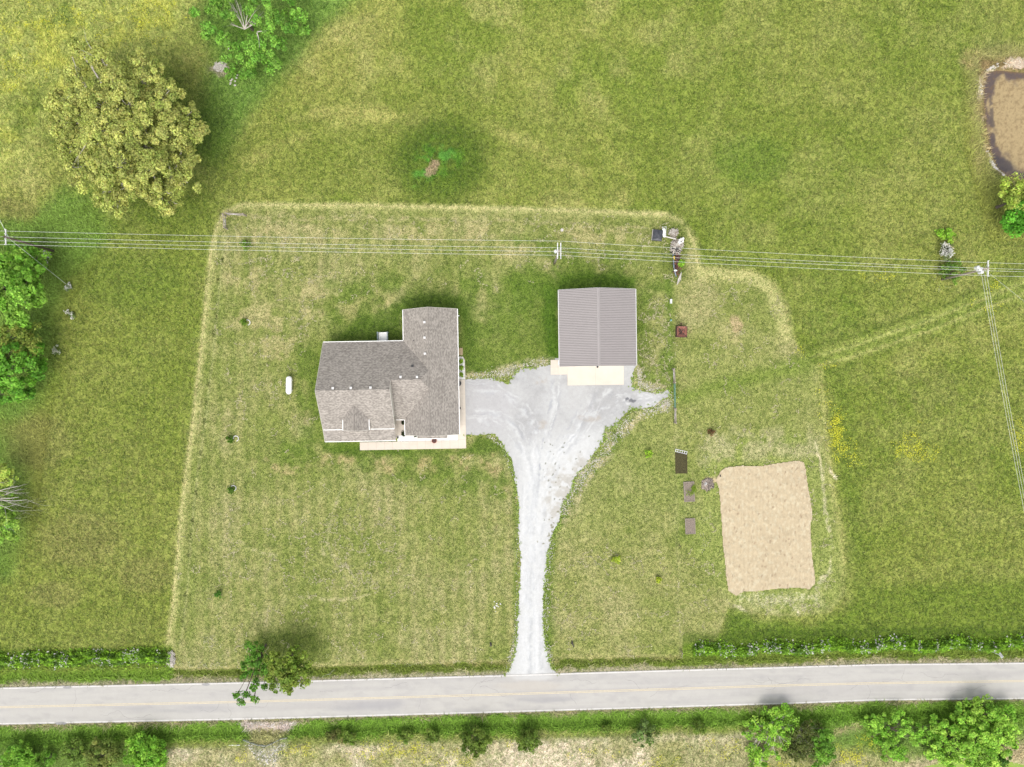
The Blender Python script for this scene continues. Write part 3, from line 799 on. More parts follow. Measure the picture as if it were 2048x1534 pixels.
def plot_relief(X, Y):
    cl = fbm(X * 2.2, Y * 1.5, 4, 4)
    return np.clip(cl - 0.35, 0, 1) * 0.3 + np.sin(X * 2 * math.pi / 0.75 + fbm(X, Y, 2, 2) * 1.5) * 0.025 + 0.05


region('tilled_soil', PLOT, 0.12, 0.9, 0.0, M['soil'], paint_plot, plot_relief, 'bare pale tilled soil plot in the east yard', 'structure')

# ponds
def paint_pond(q):
    q.c[:] = np.array(A(200, 176, 128))
    n1 = fbm(q.X * 0.5, q.Y * 0.5, 5, 5)
    sd_ = sdist(POND, q.ux, q.uy)
    e = np.clip((26 - sd_ + (n1 - 0.5) * 60) / 14, 0, 1)[:, None]
    q.c[:] = q.c * (1 - e) + np.array(A(112, 96, 90)) * e
    n2 = np.clip((fbm(q.X * 3.2, q.Y * 3.2, 9, 5) - 0.53) * 8, 0, 1)[:, None] * 0.5
    q.c[:] = q.c * (1 - n2) + np.array(A(140, 112, 74)) * n2
    e = np.clip((7 - sd_) / 5, 0, 1)[:, None] * 0.8
    q.c[:] = q.c * (1 - e) + np.array(A(146, 122, 90)) * e
    q.blob(2010, 325, 30, 14, (84, 78, 82), 0.8, 25)
    q.blob(1990, 240, 5, 60, (96, 84, 82), 0.8, -4, brk=1)


region('water', [(x + (x - 2080) * 0.04, y + (y - 250) * 0.04) for x, y in POND], 0.16, 0.8, -0.75, M['water'], paint_pond, None, 'brown pond water with tan floating scum in the east field corner')


def paint_pond2(q):
    q.c[:] = np.array(A(168, 200, 70))
    n1 = np.clip((fbm(q.X * 1.5, q.Y * 1.5, 9, 4) - 0.5) * 5, 0, 1)[:, None]
    q.c[:] = q.c * (1 - 0.4 * n1) + np.array(A(140, 180, 50)) * n1 * 0.4


region('water', POND2, 0.2, 0.8, -0.55, M['water'], paint_pond2, None, 'bright green duckweed covered pond in the southeast corner')


# ------------------------------------------------------------------ the road
def strip(name, f_lo, f_hi, z, mat, parent=None, x0=-3000, x1=5000, label=None, paint=None, n_across=8, relief=0.0, wob=0.0):
    xs = np.concatenate([np.arange(x0, -100, 60), np.arange(-100, 2200, 3.0), np.arange(2200, x1, 60)])
    a = np.interp(xs, *zip(*f_lo)); b = np.interp(xs, *zip(*f_hi))
    k = np.ones(9) / 9
    if wob: a = a + (fbm(xs * 0.06, xs * 0 + 3, 3, 3) - 0.5) * wob; b = b + (fbm(xs * 0.06, xs * 0 + 8, 5, 3) - 0.5) * wob
    V = []
    for t in np.linspace(0, 1, n_across + 1):
        py = a * (1 - t) + b * t
        V.append(np.stack([(xs - 1024) * S, (767 - py) * S, np.full(len(xs), z)], 1))
    V = np.concatenate(V); n = len(xs)
    ii = (np.arange(n_across)[:, None] * n + np.arange(n - 1)[None, :]).ravel()
    F = np.stack([ii, ii + n, ii + n + 1, ii + 1], 1)
    c = None
    if paint:
        q = Paint(V[:, 0], V[:, 1], 2.0); paint(q); c = q.c
    o = mesh_np(name, V, F, mat, c)
    if label: tag(o, label, kind='structure')
    if parent: o.parent = parent
    return o


def paint_road(q):
    t = sm(q.ux, ROAD_T); b = sm(q.ux, ROAD_B); v = (q.uy - t) / (b - t)
    n1 = fbm(q.X * 0.06, v * 9, 5, 4); n2 = fbm(q.X * 0.5, q.Y * 1.6, 7, 4)
    q.c[:] = np.array(A(222, 218, 210))
    a = np.clip((n1 - 0.45) * 4, 0, 1)[:, None] * 0.5; q.c[:] = q.c * (1 - a) + np.array(A(206, 202, 198)) * a
    a = np.clip((n2 - 0.56) * 6, 0, 1)[:, None] * 0.35; q.c[:] = q.c * (1 - a) + np.array(A(196, 193, 190)) * a
    e = np.clip((fbm(q.X * 0.08, q.Y * 0.4, 9, 3) - 0.55) * 7, 0, 1) * np.exp(-((v - 0.72) / 0.14) ** 2) * 0.6
    e = e[:, None]; q.c[:] = q.c * (1 - e) + np.array(A(186, 184, 186)) * e
    q.blob(1065, 1354, 42, 8, (232, 230, 226), 0.9)
    q.blob(1060, 1372, 70, 10, (222, 214, 202), 0.6)


def off(r, d_): return [(x, y + d_) for x, y in r]


road = strip('road', off(ROAD_T, -0.5), off(ROAD_B, 0.5), 0.035, M['asphalt'], label='pale worn two lane country road crossing the bottom of the view', paint=paint_road, n_across=26, wob=0.8)
# cracks and sealed lines belong to the road surface, laid as thin sheets above it
cr = MB()
def crack(px, py, L, d0=0.0, w=0.022):
    pts = []; x, y, a = px, py, d0
    for i in range(int(L / 2.2)):
        pts.append((x, y)); a = a * 0.8 + random.uniform(-0.5, 0.5) + d0 * 0.2; x += 2.2 * math.cos(a); y += 2.2 * math.sin(a)
    v = []; f = []
    for i, (x, y) in enumerate(pts):
        dx = pts[min(i + 1, len(pts) - 1)][0] - pts[max(0, i - 1)][0]; dy = pts[min(i + 1, len(pts) - 1)][1] - pts[max(0, i - 1)][1]
        q = math.hypot(dx, dy) + 1e-6; ww = w * random.uniform(0.5, 1.4) / S
        for s in (-1, 1):
            X, Y, _ = P(x - dy / q * ww * s, y + dx / q * ww * s); v.append((X, Y, 0.039))
        if i: f.append((2 * i - 2, 2 * i - 1, 2 * i + 1, 2 * i))
    if f: cr.add(v, f)
for px, v, L, a in ((600, 0.25, 90, -.03), (640, 0.3, 30, .6), (900, 0.55, 120, -.03), (1140, 0.2, 60, -.02), (960, 0.3, 80, -.03), (480, 0.68, 80, .02), (400, 0.75, 60, 0), (300, 0.2, 100, 0),
                    (200, 0.8, 120, -.02), (60, 0.15, 80, 0), (1530, 0.6, 100, -.05), (1500, 0.3, 70, 0), (1700, 0.68, 130, -.02), (1840, 0.25, 90, 0), (1900, 0.8, 80, -.02), (1250, 0.22, 60, 0),
                    (1300, 0.7, 90, 0), (960, 0.15, 60, -.02), (770, 0.25, 50, -.4), (1140, .55, 30, 1.5), (840, .6, 22, 1.5), (1735, .55, 40, 1.55), (1810, .1, 30, 1.5), (150, .1, 50, 1.5), (455, .55, 45, 1.5), (1535, 0.25, 20, 1.4)):
    py = float(sm(px, ROAD_T)) * (1 - v) + float(sm(px, ROAD_B)) * v
    crack(px, py, L, a)
cr.build('cracks', simple('crack_filler', (0.24, 0.23, 0.22), 0.9, 0.2), road)
strip('edge_line', off(ROAD_T, 1.0), off(ROAD_T, 2.7), 0.040, M['marking_white'], road, n_across=1)
strip('edge_line', off(ROAD_B, -2.7), off(ROAD_B, -1.0), 0.040, M['marking_white'], road, n_across=1)
strip('centre_line', off(ROAD_C, -1.7), off(ROAD_C, -0.6), 0.040, M['marking_yellow'], road, n_across=1)
strip('centre_line', off(ROAD_C, 0.9), off(ROAD_C, 2.0), 0.040, M['marking_yellow'], road, n_across=1)
# small asphalt patches bulging past the edge line
for px, sgn, ln in ((135, 0, 9), (412, 0, 8), (122, 1, 12)):
    py = float(sm(px, ROAD_B)) if sgn else float(sm(px, ROAD_T)) + 3
    m = MB(); n = 18; v = []
    for k in range(n):
        g = 2 * math.pi * k / n; X, Y, _ = P(px + ln * math.cos(g), py + (3.2 if sgn else 2.6) * math.sin(g)); v.append((X, Y, 0.043))
    m.add(v, [tuple(range(n - 1, -1, -1))]).build('patch', simple('fresh_patch', A(190, 188, 186), 0.9, 0.1), road)


# ------------------------------------------------------------------ the house
def frame(px, py, deg, zx0, zy0, zf):
    o = P(px, py); c, s = math.cos(-math.radians(deg)), math.sin(-math.radians(deg))
    def L(zx, zy, z):
        x, y, _ = P(zx0 + zx / zf, zy0 + zy / zf, z); x -= o[0]; y -= o[1]
        return c * x - s * y, s * x + c * y
    return o, math.radians(deg), L


HO, HR, HL = frame(820, 750, 1.0, 600, 580, 4.3825)
house = empty('house', 'white trimmed single storey house with brown shingle roofs west of the gravel drive', 'house', HO, HR)
RU, RZ, EZ, SL = 3.72, 6.05, 2.9, 0.67
def wz(u): return RZ - (RZ - EZ) / 4.22 * abs(u - RU)
def nz(v): return EZ + SL * (5.28 - v)
def msz(v): return nz(-0.78) - SL * (-0.78 - v)
def lsz(v): return nz(-2.2) - SL * (-2.2 - v)
def roof_at(u, v):
    z = []
    if -0.5 <= u: z.append(wz(u))
    if u > -1.98 and u < 3.5: z.append(min(nz(v), msz(v)))
    if u <= -1.98: z.append(min(nz(v), lsz(v)))
    return max(z)
rf = MB(); T = 0.16
rf.slab([(-1.98, 5.28, nz(5.28)), (-1.98, -0.78, nz(-0.78)), (2.52, -0.78, nz(-.78)), (RU, 0.58, RZ), (-0.5, 5.28, nz(5.28))], T)
rf.slab([(2.52, -0.78, nz(-.78)), (RU, -2.14, RZ), (RU, 0.58, RZ)], T)
rf.slab([(-1.98, -0.78, nz(-.78)), (-1.98, -6.95, msz(-6.95)), (-0.5, -6.95, msz(-6.95)), (RU, -2.14, RZ), (2.52, -0.78, nz(-.78))], T)
rf.slab([(-0.5, 10.15, EZ), (-0.5, 5.28, EZ), (RU, 0.58, RZ), (RU, 10.15, RZ)], T)
rf.slab([(-0.5, -6.9, EZ), (-0.5, -9.4, EZ), (RU, -9.4, RZ), (RU, -2.14, RZ)], T)
rf.slab([(RU, 10.15, RZ), (RU, -9.4, RZ), (7.93, -9.4, EZ), (7.93, 10.15, EZ)], T)
rf.slab([(-13.05, 5.28, EZ), (-13.05, -2.2, nz(-2.2)), (-1.985, -2.2, nz(-2.2)), (-1.985, 5.28, EZ)], T)
rf.slab([(-13.05, -2.2, nz(-2.2)), (-13.05, -8.25, lsz(-8.25)), (-1.985, -8.25, lsz(-8.25)), (-1.985, -2.2, nz(-2.2))], T)
DZ = 6.42; DE = 4.98
rf.slab([(-7.7, -4.3, DZ), (-9.66, -6.75, DE + .01), (-9.66, -8.38, DE), (-7.7, -8.38, DZ)], 0.14)
rf.slab([(-7.7, -4.3, DZ), (-7.7, -8.38, DZ), (-5.74, -8.38, DE), (-5.74, -6.75, DE + .01)], 0.14)
rf.slab([(-13.1, -8.1, 3.74), (-13.1, -10.2, 2.62), (-2.0, -10.2, 2.62), (-2.0, -8.1, 3.74)], 0.12)
rf.slab([(1.37, -9.0, 2.98), (1.37, -10.0, 2.55), (6.02, -10.0, 2.55), (6.02, -9.0, 2.98)], 0.1)
roof = rf.build('roof', M['shingle'], house)
# ridge caps
rc = MB()
for a, b in (((RU, 10.15, RZ), (RU, -9.4, RZ)), ((-13.05, -2.2, nz(-2.2)), (-1.985, -2.2, nz(-2.2))), ((-1.98, -.78, nz(-.78)), (2.52, -.78, nz(-.78))), ((-7.7, -4.3, DZ), (-7.7, -8.38, DZ))):
    rc.tube([(a[0], a[1], a[2] - .05), (b[0], b[1], b[2] - .05)], 0.09, 6)
rc.build('ridge_cap', M['shingle'], roof)
wl_ = MB()
wl_.prism([(-0.05, 0, 0), (7.5, 0, 0), (7.5, 0, wz(7.5) - .2), (RU, 0, RZ - .2), (-0.05, 0, wz(-.05) - .2)], (0, -9.0, 0), (0, 9.75, 0))
wl_.prism([(0, 4.85, 0), (0, 4.85, nz(4.85) - .2), (0, -2.2, nz(-2.2) - .2), (0, -7.85, lsz(-7.85) - .2), (0, -7.85, 0)], (-12.6, 0, 0), (-2.3, 0, 0))
wl_.prism([(0, 4.849, 0), (0, 4.849, nz(4.85) - .21), (0, -.78, nz(-.78) - .21), (0, -6.5, msz(-6.5) - .21), (0, -6.5, 0)], (-2.3, 0, 0), (1.5, 0, 0))
wl_.prism([(-9.3, 0, 3.9), (-6.1, 0, 3.9), (-6.1, 0, 5.08), (-7.7, 0, 6.18), (-9.3, 0, 5.08)], (0, -8.2, 0), (0, -5.2, 0))
wall = wl_.build('wall', M['offwhite'], house)
def gut(a, b, nm='gutter', w=0.1):
    mt = M['offwhite'] if nm == 'fascia' else M['white']
    m = MB(); a = Vector(a); b = Vector(b); c = (a + b) / 2; dd = b - a
    rot = dd.to_track_quat('X', 'Z').to_matrix()
    m.box(c, (dd.length, w, 0.13), rot=rot); return m.build(nm, mt, house)
gut((-13.05, 5.34, 2.83), (-0.56, 5.34, 2.83)); gut((-0.56, 5.41, 2.83), (-0.56, 10.15, 2.83)); gut((7.99, 10.15, 2.83), (7.99, -9.4, 2.83)); gut((-0.56, -7.0, 2.83), (-0.56, -9.4, 2.83))
gut((-1.9, -7.02, 2.78), (-0.63, -7.02, 2.78))
gut((-13.05, -8.32, 3.83), (-9.72, -8.32, 3.83)); gut((-5.68, -8.32, 3.83), (-2.0, -8.32, 3.83)); gut((-9.72, -6.75, 4.93), (-9.72, -8.38, 4.93)); gut((-5.68, -6.75, 4.93), (-5.68, -8.38, 4.93))
gut((-13.1, -10.26, 2.56), (-2.0, -10.26, 2.56)); gut((1.37, -10.05, 2.5), (6.02, -10.05, 2.5), w=.1)
for a, b in (((-13.08, 5.28, 2.83), (-13.08, -2.2, nz(-2.2) - .07)), ((-13.08, -2.2, nz(-2.2) - .07), (-13.08, -8.25, 3.78)), ((-1.95, -.9, nz(-.9)), (-1.95, -2.2, nz(-2.2) - .07)), ((-1.95, -2.2, nz(-2.2) - .07), (-1.95, -8.25, 3.78)),
             ((-0.5, 10.18, 2.82), (RU, 10.18, RZ - .08)), ((RU, 10.18, RZ - .08), (7.93, 10.18, 2.82)), ((-0.5, -9.43, 2.82), (RU, -9.43, RZ - .08)), ((RU, -9.43, RZ - .08), (7.93, -9.43, 2.82)),
             ((-9.66, -8.41, DE - .07), (-7.7, -8.41, DZ - .07)), ((-7.7, -8.41, DZ - .07), (-5.74, -8.41, DE - .07)), ((-13.13, -8.4, 3.5), (-13.13, -10.2, 2.54))):
    gut(a, b, 'fascia', 0.035)
for q in ((1092, 282), (1093, 418), (1097, 558), (883, 762), (1027, 762), (290, 860), (448, 858), (620, 855)):
    z = 6.0
    for _ in range(4): u, v = HL(*q, z); z = roof_at(u, v)
    m = MB(); m.box((u, v, z + 0.10), (0.30, 0.30, 0.24)); m.box((u, v, z + 0.245), (0.36, 0.36, 0.05)); m.build('roof_vent', M['vent'], roof, bevel=0.02)
for q, r in (((315, 570), .055), ((996, 444), .05), ((986, 665), .16), ((865, 595), .05)):
    z = 5.0
    for _ in range(4): u, v = HL(*q, z); z = roof_at(u, v)
    m = MB()
    if r > .1: m.box((u, v, z + .08), (.34, .34, .26))
    else: m.tube([(u, v, z - .1), (u, v, z + .35)], r, 8)
    m.build('vent_pipe', M['dark'], roof)
def opening(name, c, w, h, axis_, mat, par=house, fr=True):
    sz = (w, .06, h) if axis_ == 'x' else (.06, w, h)
    m = MB(); m.box(c, sz); o = m.build(name, mat, par)
    if fr:
        f = MB()
        for s in (-1, 1):
            if axis_ == 'x': f.box((c[0] + s * (w / 2 + .05), c[1], c[2]), (.1, .1, h + .2)); f.box((c[0], c[1], c[2] + s * (h / 2 + .05)), (w, .098, .1))
            else: f.box((c[0], c[1] + s * (w / 2 + .05), c[2]), (.1, .1, h + .2)); f.box((c[0], c[1], c[2] + s * (h / 2 + .05)), (.098, w, .1))
        f.build('frame', M['white'], o)
    return o
for u in (-11.3, -8.6, -5.9): opening('window', (u, -7.88, 1.5), 1.2, 1.3, 'x', M['glass'])
opening('window', (-7.7, -8.23, 4.9), .9, .8, 'x', M['glass'])
for u in (-11.0, -8.2, -5.6): opening('window', (u, 4.88, 1.6), 1.1, 1.1, 'x', M['glass'])
opening('door', (-4.0, 4.88, 2.0), .95, 2.0, 'x', M['white']); opening('door', (-1.3, -6.53, 1.1), .95, 2.0, 'x', M['dark'])
for u in (2.2, 5.2): opening('window', (u, -9.03, 1.5), 1.3, 1.3, 'x', M['glass'])
for u in (2.0, 5.4): opening('window', (u, 9.78, 1.6), 1.2, 1.2, 'x', M['glass'])
for v in (-7.2, -3.6): opening('garage_door', (7.53, v, 1.2), 2.75, 2.2, 'y', M['white'])
for v in (3.2, 6.8): opening('window', (7.53, v, 1.6), 1.2, 1.2, 'y', M['glass'])
for v in (-3.4, 1.6): opening('window', (-12.63, v, 1.6), 1.2, 1.2, 'y', M['glass'])
for u in (-12.7, -10.0, -7.3, -4.6, -2.4):
    m = MB(); m.box((u, -9.9, 1.33), (.16, .16, 2.42)); m.build('porch_post', M['white'], house)
m = MB(); m.slab([(-12.9, -10.05, .16), (-2.2, -10.05, .16), (-2.2, -7.85, .16), (-12.9, -7.85, .16)], .2); m.build('porch_floor', M['concrete'], house)
# back stoop with rails
st = MB(); st.slab([(-4.72, 6.85, .95), (-3.28, 6.85, .95), (-3.28, 4.86, .95), (-4.72, 4.86, .95)][::-1], .06)
for k in range(12): st.box((-4.0, 4.95 + k * .165, .965), (1.38, .145, .035))
st.build('stoop', M['white'], house)
for s in (-1, 1):
    m = MB(); x = -4.0 + s * .76
    m.box((x, 5.9, 1.9), (.09, 1.95, .05)); m.box((x, 5.9, 1.15), (.05, 1.9, .05))
    for k in range(12): m.box((x, 5.02 + k * .16, 1.5), (.035, .035, .75))
    m.box((x, 6.82, .95), (.1, .1, 1.9)); m.build('railing', M['bluegrey'], house)
m = MB(); m.box((8.1, 9.1, 2.55), (.28, .1, .1)); m.tube([(7.62, 9.1, 2.8), (7.62, 9.1, .1)], .045, 6); m.build('downspout', M['white'], house)


def hw(u, v, z=0.0):
    c, s = math.cos(HR), math.sin(HR); return (HO[0] + c * u - s * v, HO[1] + s * u + c * v, z)


def slabobj(name, label, pts, joints=(), z=0.08, th=0.14, mat='concrete', fr=hw):
    m = MB(); m.slab([fr(u, v, z) for u, v in pts], th)
    o = m.build(name, M[mat]); tag(o, label, kind='structure')
    if joints:
        j = MB()
        for (a, b) in joints:
            A_ = Vector(fr(*a, z)); B_ = Vector(fr(*b, z)); dd = (B_ - A_); n_ = Vector((-dd.y, dd.x, 0)).normalized() * .013
            j.add([A_ - n_ + Vector((0, 0, .003)), B_ - n_ + Vector((0, 0, .003)), B_ + n_ + Vector((0, 0, .003)), A_ + n_ + Vector((0, 0, .003))], [(0, 1, 2, 3)])
        j.build('control_joint', M['joint'], o)
    return o


jo = [((-8.2 + k * 1.31, -10.45), (-8.2 + k * 1.31, -11.86)) for k in range(1, 13)] + [((7.5, v), (8.78, v)) for v in (-10.45, -8.0, -5.6, -3.2)] 
slabobj('pavement', 'pale concrete walk along the south and east sides of the house', [(-8.2, -10.62), (-8.2, -11.88), (8.78, -11.88), (8.78, -0.9), (7.5, -0.9), (7.5, -10.62)], jo)
slabobj('pavement', 'narrow concrete walk leading to the recessed front door', [(-2.28, -6.5), (-2.28, -9.59), (-0.16, -9.59), (-0.16, -6.5)], (), 0.07)
# white rock beds
def rockbed(name, label, pts, z=.05):
    m = MB(); m.slab([hw(u, v, z) for u, v in pts], .08)
    c = np.array(pts); 
    for _ in range(220):
        u = random.uniform(c[:, 0].min(), c[:, 0].max()); v = random.uniform(c[:, 1].min(), c[:, 1].max())
        if bool(in_poly(pts, np.array([u]), np.array([v]))[0]): x, y, _z = hw(u, v); r = random.uniform(.03, .07); m.blob((x, y, z), (r, r, r * .7), 5, 3)
    return tag(m.build(name, M['whitestone']), label, kind='structure')
rockbed('gravel_bed', 'white rock bed in front of the south gable of the house', [(-2.2, -9.62), (-2.2, -10.6), (7.48, -10.6), (7.48, -9.02), (-0.06, -9.02), (-0.06, -9.62)])
rockbed('gravel_bed', 'small white rock bed with three round shrubs by the east wall', [(7.52, 2.8), (8.55, 2.7), (8.75, 2.2), (8.78, -.85), (7.52, -.85)], .06)
ed = MB(); ed.tube([hw(7.55, 2.86, .08), hw(8.5, 2.76, .08), hw(8.78, 2.3, .08), hw(8.84, -.85, .08)], .045, 6)
tag(ed.build('edging', M['concrete']), 'curved stone edging round the shrub bed at the east wall', 'edging')
m = MB(); x, y, _ = P(921.5, 703); m.box((x, y, .1), (.65, 1.15, .22)); tag(m.build('step_pad', simple('tan_pad', A(214, 190, 150), .9, .1), bevel=.03), 'tan concrete pad north of the shrub bed at the east wall', 'pad')


# ------------------------------------------------------------------ leaves, trunks and crowns
def leaf_arrays(C, N, size, colr, aspect=1.5):
    n = len(C)
    N = N / (np.linalg.norm(N, axis=1, keepdims=True) + 1e-9)
    R = rng.normal(size=(n, 3)); U = np.cross(N, R); U /= (np.linalg.norm(U, axis=1, keepdims=True) + 1e-9); W = np.cross(N, U)
    s = size[:, None]
    V = np.stack([C - U * s * aspect * .5, C + W * s * .42, C + U * s * aspect * .5, C - W * s * .42], 1)
    return V.reshape(-1, 3), np.repeat(colr, 4, axis=0)


def build_leaves(name, parts, mat, parent=None):
    V = np.concatenate([p_[0] for p_ in parts]); Cc = np.concatenate([p_[1] for p_ in parts])
    return mesh_np(name, V, np.arange(len(V)).reshape(-1, 4), mat, Cc, parent)


def crown_clumps(lobes, dens):
    out = []
    for (x, y, z, r, fl) in lobes:
        n = max(3, int(dens * r * r * 1.3))
        for _ in range(n):
            g = random.uniform(0, 2 * math.pi); cz = random.uniform(-0.35, 1.0); rr = r * random.uniform(0.62, 1.0) if random.random() < .8 else r * random.uniform(.2, .6)
            s_ = math.sqrt(max(0, 1 - cz * cz))
            out.append((Vector((x + rr * s_ * math.cos(g), y + rr * s_ * math.sin(g), z + rr * cz * fl)), Vector((x, y, z)), r))
    return out


def plant(name, label, cat, base_px, lobes, c1, c2, leaf=0.26, dens=1.6, per=70, cr=1.0, group=None, trunk_r=0.3, flowers=None, dark=0.55, mat=None, twigs=0.0, limbs=True, trunkmat='bark', bend=0.5):
    """lobes: (px, py, r_px, z centre, flattening) as they appear in the photograph"""
    bx, by, _ = P(*base_px); bz = float(gz(np.array([bx]), np.array([by]))[0])
    root = empty(name, label, cat, (bx, by, bz), 0, group)
    LB = []
    for (px, py, rp, zc, fl) in lobes:
        x, y, _ = P(px, py, zc); LB.append((x - bx, y - by, zc - bz, rp * S * (1 - zc / H), fl))
    cl = crown_clumps(LB, dens)
    L = []
    c1 = np.array(A(*c1)) * np.array([2.35, 2.15, 2.3]); c2 = np.array(A(*c2)) * np.array([2.35, 2.15, 2.3])
    for (p_, ctr, r) in cl:
        k = random.random(); tone = 0.75 + 0.5 * random.random()
        n = int(per * 1.6 * random.uniform(.6, 1.3))
        rad = cr * random.uniform(.4, 1.5)
        D = rng.normal(size=(n, 3)); D /= np.linalg.norm(D, axis=1, keepdims=True) + 1e-9
        D *= rad * rng.random((n, 1)) ** .45; D[:, 2] *= .7
        C = np.array(p_)[None] + D
        keep = C[:, 2] > 0.05; C = C[keep]; D = D[keep]; n = len(C)
        if not n: continue
        outw = np.array(p_ - ctr)[None] / max(r, .3)
        N = D / rad * .8 + outw * .6 + np.array([[0, 0, .55]]) + rng.normal(size=(n, 3)) * .45
        cc = (c1 * (1 - k) + c2 * k)[None] * tone * rng.uniform(.7, 1.35, (n, 1)) * np.where(rng.random((n, 1)) < .12, dark, 1)
        cc = cc * rng.uniform(.92, 1.08, (n, 3))
        L.append(leaf_arrays(C, N, leaf * rng.uniform(.65, 1.3, n), np.clip(cc, 0, .8)))
        if flowers and random.random() < flowers[1]:
            m_ = int(n * flowers[2]); C2 = np.array(p_)[None] + rng.normal(size=(m_, 3)) * rad * .55 + np.array([[0, 0, rad * .5]])
            C2[:, 2] = np.maximum(C2[:, 2], .15)
            L.append(leaf_arrays(C2, rng.normal(size=(m_, 3)) * .4 + np.array([[0, 0, 1.]]), rng.uniform(.1, .24, m_), np.tile(np.array(A(*flowers[0])) * 1.7, (m_, 1)), 1.1))
    build_leaves('crown', L, mat or M['leaf'], root)
    t = MB(); top = max(l_[2] for l_ in LB)
    cx = sum(l_[0] * l_[3] for l_ in LB) / sum(l_[3] for l_ in LB) * bend; cy = sum(l_[1] * l_[3] for l_ in LB) / sum(l_[3] for l_ in LB) * bend
    fork = Vector((cx * .4, cy * .4, top * .38))
    t.tube([(0, 0, -.1), (0, 0, .25 * trunk_r), fork * .6, fork], [trunk_r * 1.45, trunk_r * 1.1, trunk_r * .85, trunk_r * .72], 9)
    if limbs:
        for (x, y, z, r, fl) in LB:
            e = Vector((x, y, z)); mid = fork.lerp(e, .5) + Vector((random.uniform(-.3, .3), random.uniform(-.3, .3), random.uniform(.1, .6))) * min(1, r)
            t.tube([fork, mid, e], [trunk_r * .5, trunk_r * .32, trunk_r * .16], 6)
            mine = [c_ for c_ in cl if (c_[1] - e).length < .01]
            for c_ in random.sample(mine, min(len(mine), 9)):
                q = e.lerp(c_[0], .5) + Vector((0, 0, .1)); t.tube([mid.lerp(e, .6), q, e.lerp(c_[0], 1.0 + twigs)], [trunk_r * .14, trunk_r * .09, .015], 5, False)
    t.build('trunk', M[trunkmat], root, smooth=True)
    return root


def branchy(root, name, start, dirn, length, r, depth, mat, spread=.6, mb=None, kids=3):
    top = mb is None; mb = mb or MB()
    p0 = Vector(start); dv = Vector(dirn).normalized(); pts = [p0]; rs = [r]
    for i in range(4):
        dv = (dv + Vector((random.uniform(-1, 1), random.uniform(-1, 1), random.uniform(-.6, .6))) * .16).normalized()
        pts.append(pts[-1] + dv * length / 4); rs.append(r * (1 - .19 * (i + 1)))
    mb.tube(pts, rs, 6 if depth > 1 else 4, False)
    if depth > 0:
        for k in range(kids):
            i = random.randint(1, 4)
            dd = (dv + Vector((random.uniform(-1, 1), random.uniform(-1, 1), random.uniform(-.5, .7))) * spread * 1.3).normalized()
            branchy(root, name, pts[i], dd, length * random.uniform(.45, .7), rs[i] * .6, depth - 1, mat, spread, mb, kids)
    if top: return mb.build(name, mat, root, smooth=True)


# the great oak-like tree in the north-west
LB = [(165, 105, 30, 8.5, .7), (205, 112, 30, 8.5, .7), (150, 150, 26, 7.5, .7), (292, 145, 42, 9.5, .8), (240, 165, 38, 10.5, .8), (128, 205, 34, 7.5, .7), (165, 235, 48, 9, .7), (205, 205, 44, 10.5, .8),
      (262, 205, 42, 11.5, .8), (325, 200, 40, 10, .8), (375, 235, 30, 8, .7), (385, 275, 32, 8, .7), (340, 262, 42, 10, .8), (215, 270, 48, 11.5, .8), (150, 290, 40, 8.5, .7), (170, 340, 42, 9, .7),
      (235, 335, 50, 11.5, .8), (300, 335, 46, 11, .8), (365, 325, 36, 8.5, .7), (215, 385, 32, 8, .7), (260, 375, 36, 9, .7), (325, 385, 36, 8.5, .7), (232, 408, 24, 6.5, .7), (340, 408, 24, 6.5, .7),
      (375, 365, 26, 7.5, .7), (298, 285, 36, 10.5, .8), (118, 245, 24, 7, .7), (258, 268, 36, 12.5, .8), (285, 245, 26, 11.5, .8), (225, 240, 30, 11.5, .8)]
big = plant('broadleaf_tree', 'largest tree in view with an olive yellow crown, northwest of the lawn', 'tree', (308, 308), LB, (184, 194, 106), (140, 158, 74), leaf=.23, dens=3.8, per=90, cr=.68, trunk_r=.55, twigs=.03, trunkmat='deadwood', dark=.5)
for a in (((150, 118, 8.5), (.3, -.7, .3)), ((200, 130, 8.6), (-.3, .8, .3)), ((180, 285, 9.8), (-.5, -.9, .1)), ((262, 262, 10.5), (.6, -.3, .2)), ((205, 265, 11.8), (.6, -.1, .2)), ((325, 312, 9), (.6, -.5, .2))):
    x, y, z = P(*a[0]); b = big.location; branchy(big, 'bare_limb', (x - b[0], y - b[1], z + .6), a[1], 3.2, .07, 2, M['deadwood'], .5)

# tree with bare snag at the top
def dpl(lobes): return [(a, b, c, d_, .75) for a, b, c, d_ in lobes]
t2 = plant('broadleaf_tree', 'bright green spreading tree with a dead grey snag at the top edge', 'tree', (505, 60), dpl([(440, 20, 28, 4.5), (425, 60, 24, 3.5), (455, 95, 26, 3.5), (500, 100, 30, 4), (545, 85, 32, 5), (560, 50, 30, 6), (525, 20, 34, 7), (500, -30, 46, 7), (560, -20, 42, 6),
      (440, -30, 34, 6), (590, 25, 26, 4.5), (610, 60, 18, 2.5), (500, 140, 24, 2.5), (545, 125, 24, 3), (470, 120, 20, 2), (455, 150, 14, 1.5), (400, 25, 18, 3)]), (136, 184, 74), (100, 154, 54), leaf=.25, dens=2.1, per=60, cr=.66, trunk_r=.2, limbs=False, dark=.4)
x, y, z = P(483, 50, 3.5); b = t2.location; s0 = (x - b[0], y - b[1], 2.2)
for dv, ln in (((-.7, 1.2, .7), 4.6), ((.1, 1.3, .8), 4.4), ((.45, 1.2, .6), 3.6), ((.9, .5, .4), 3.4), ((-.9, .3, .3), 1.9), ((.9, .1, .3), 2.6), ((-.3, 1.0, .9), 3.2), ((.7, .8, .5), 3.2)):
    branchy(t2, 'dead_branch', s0, dv, ln, .09, 2, M['deadwood'], .28, None, 4)
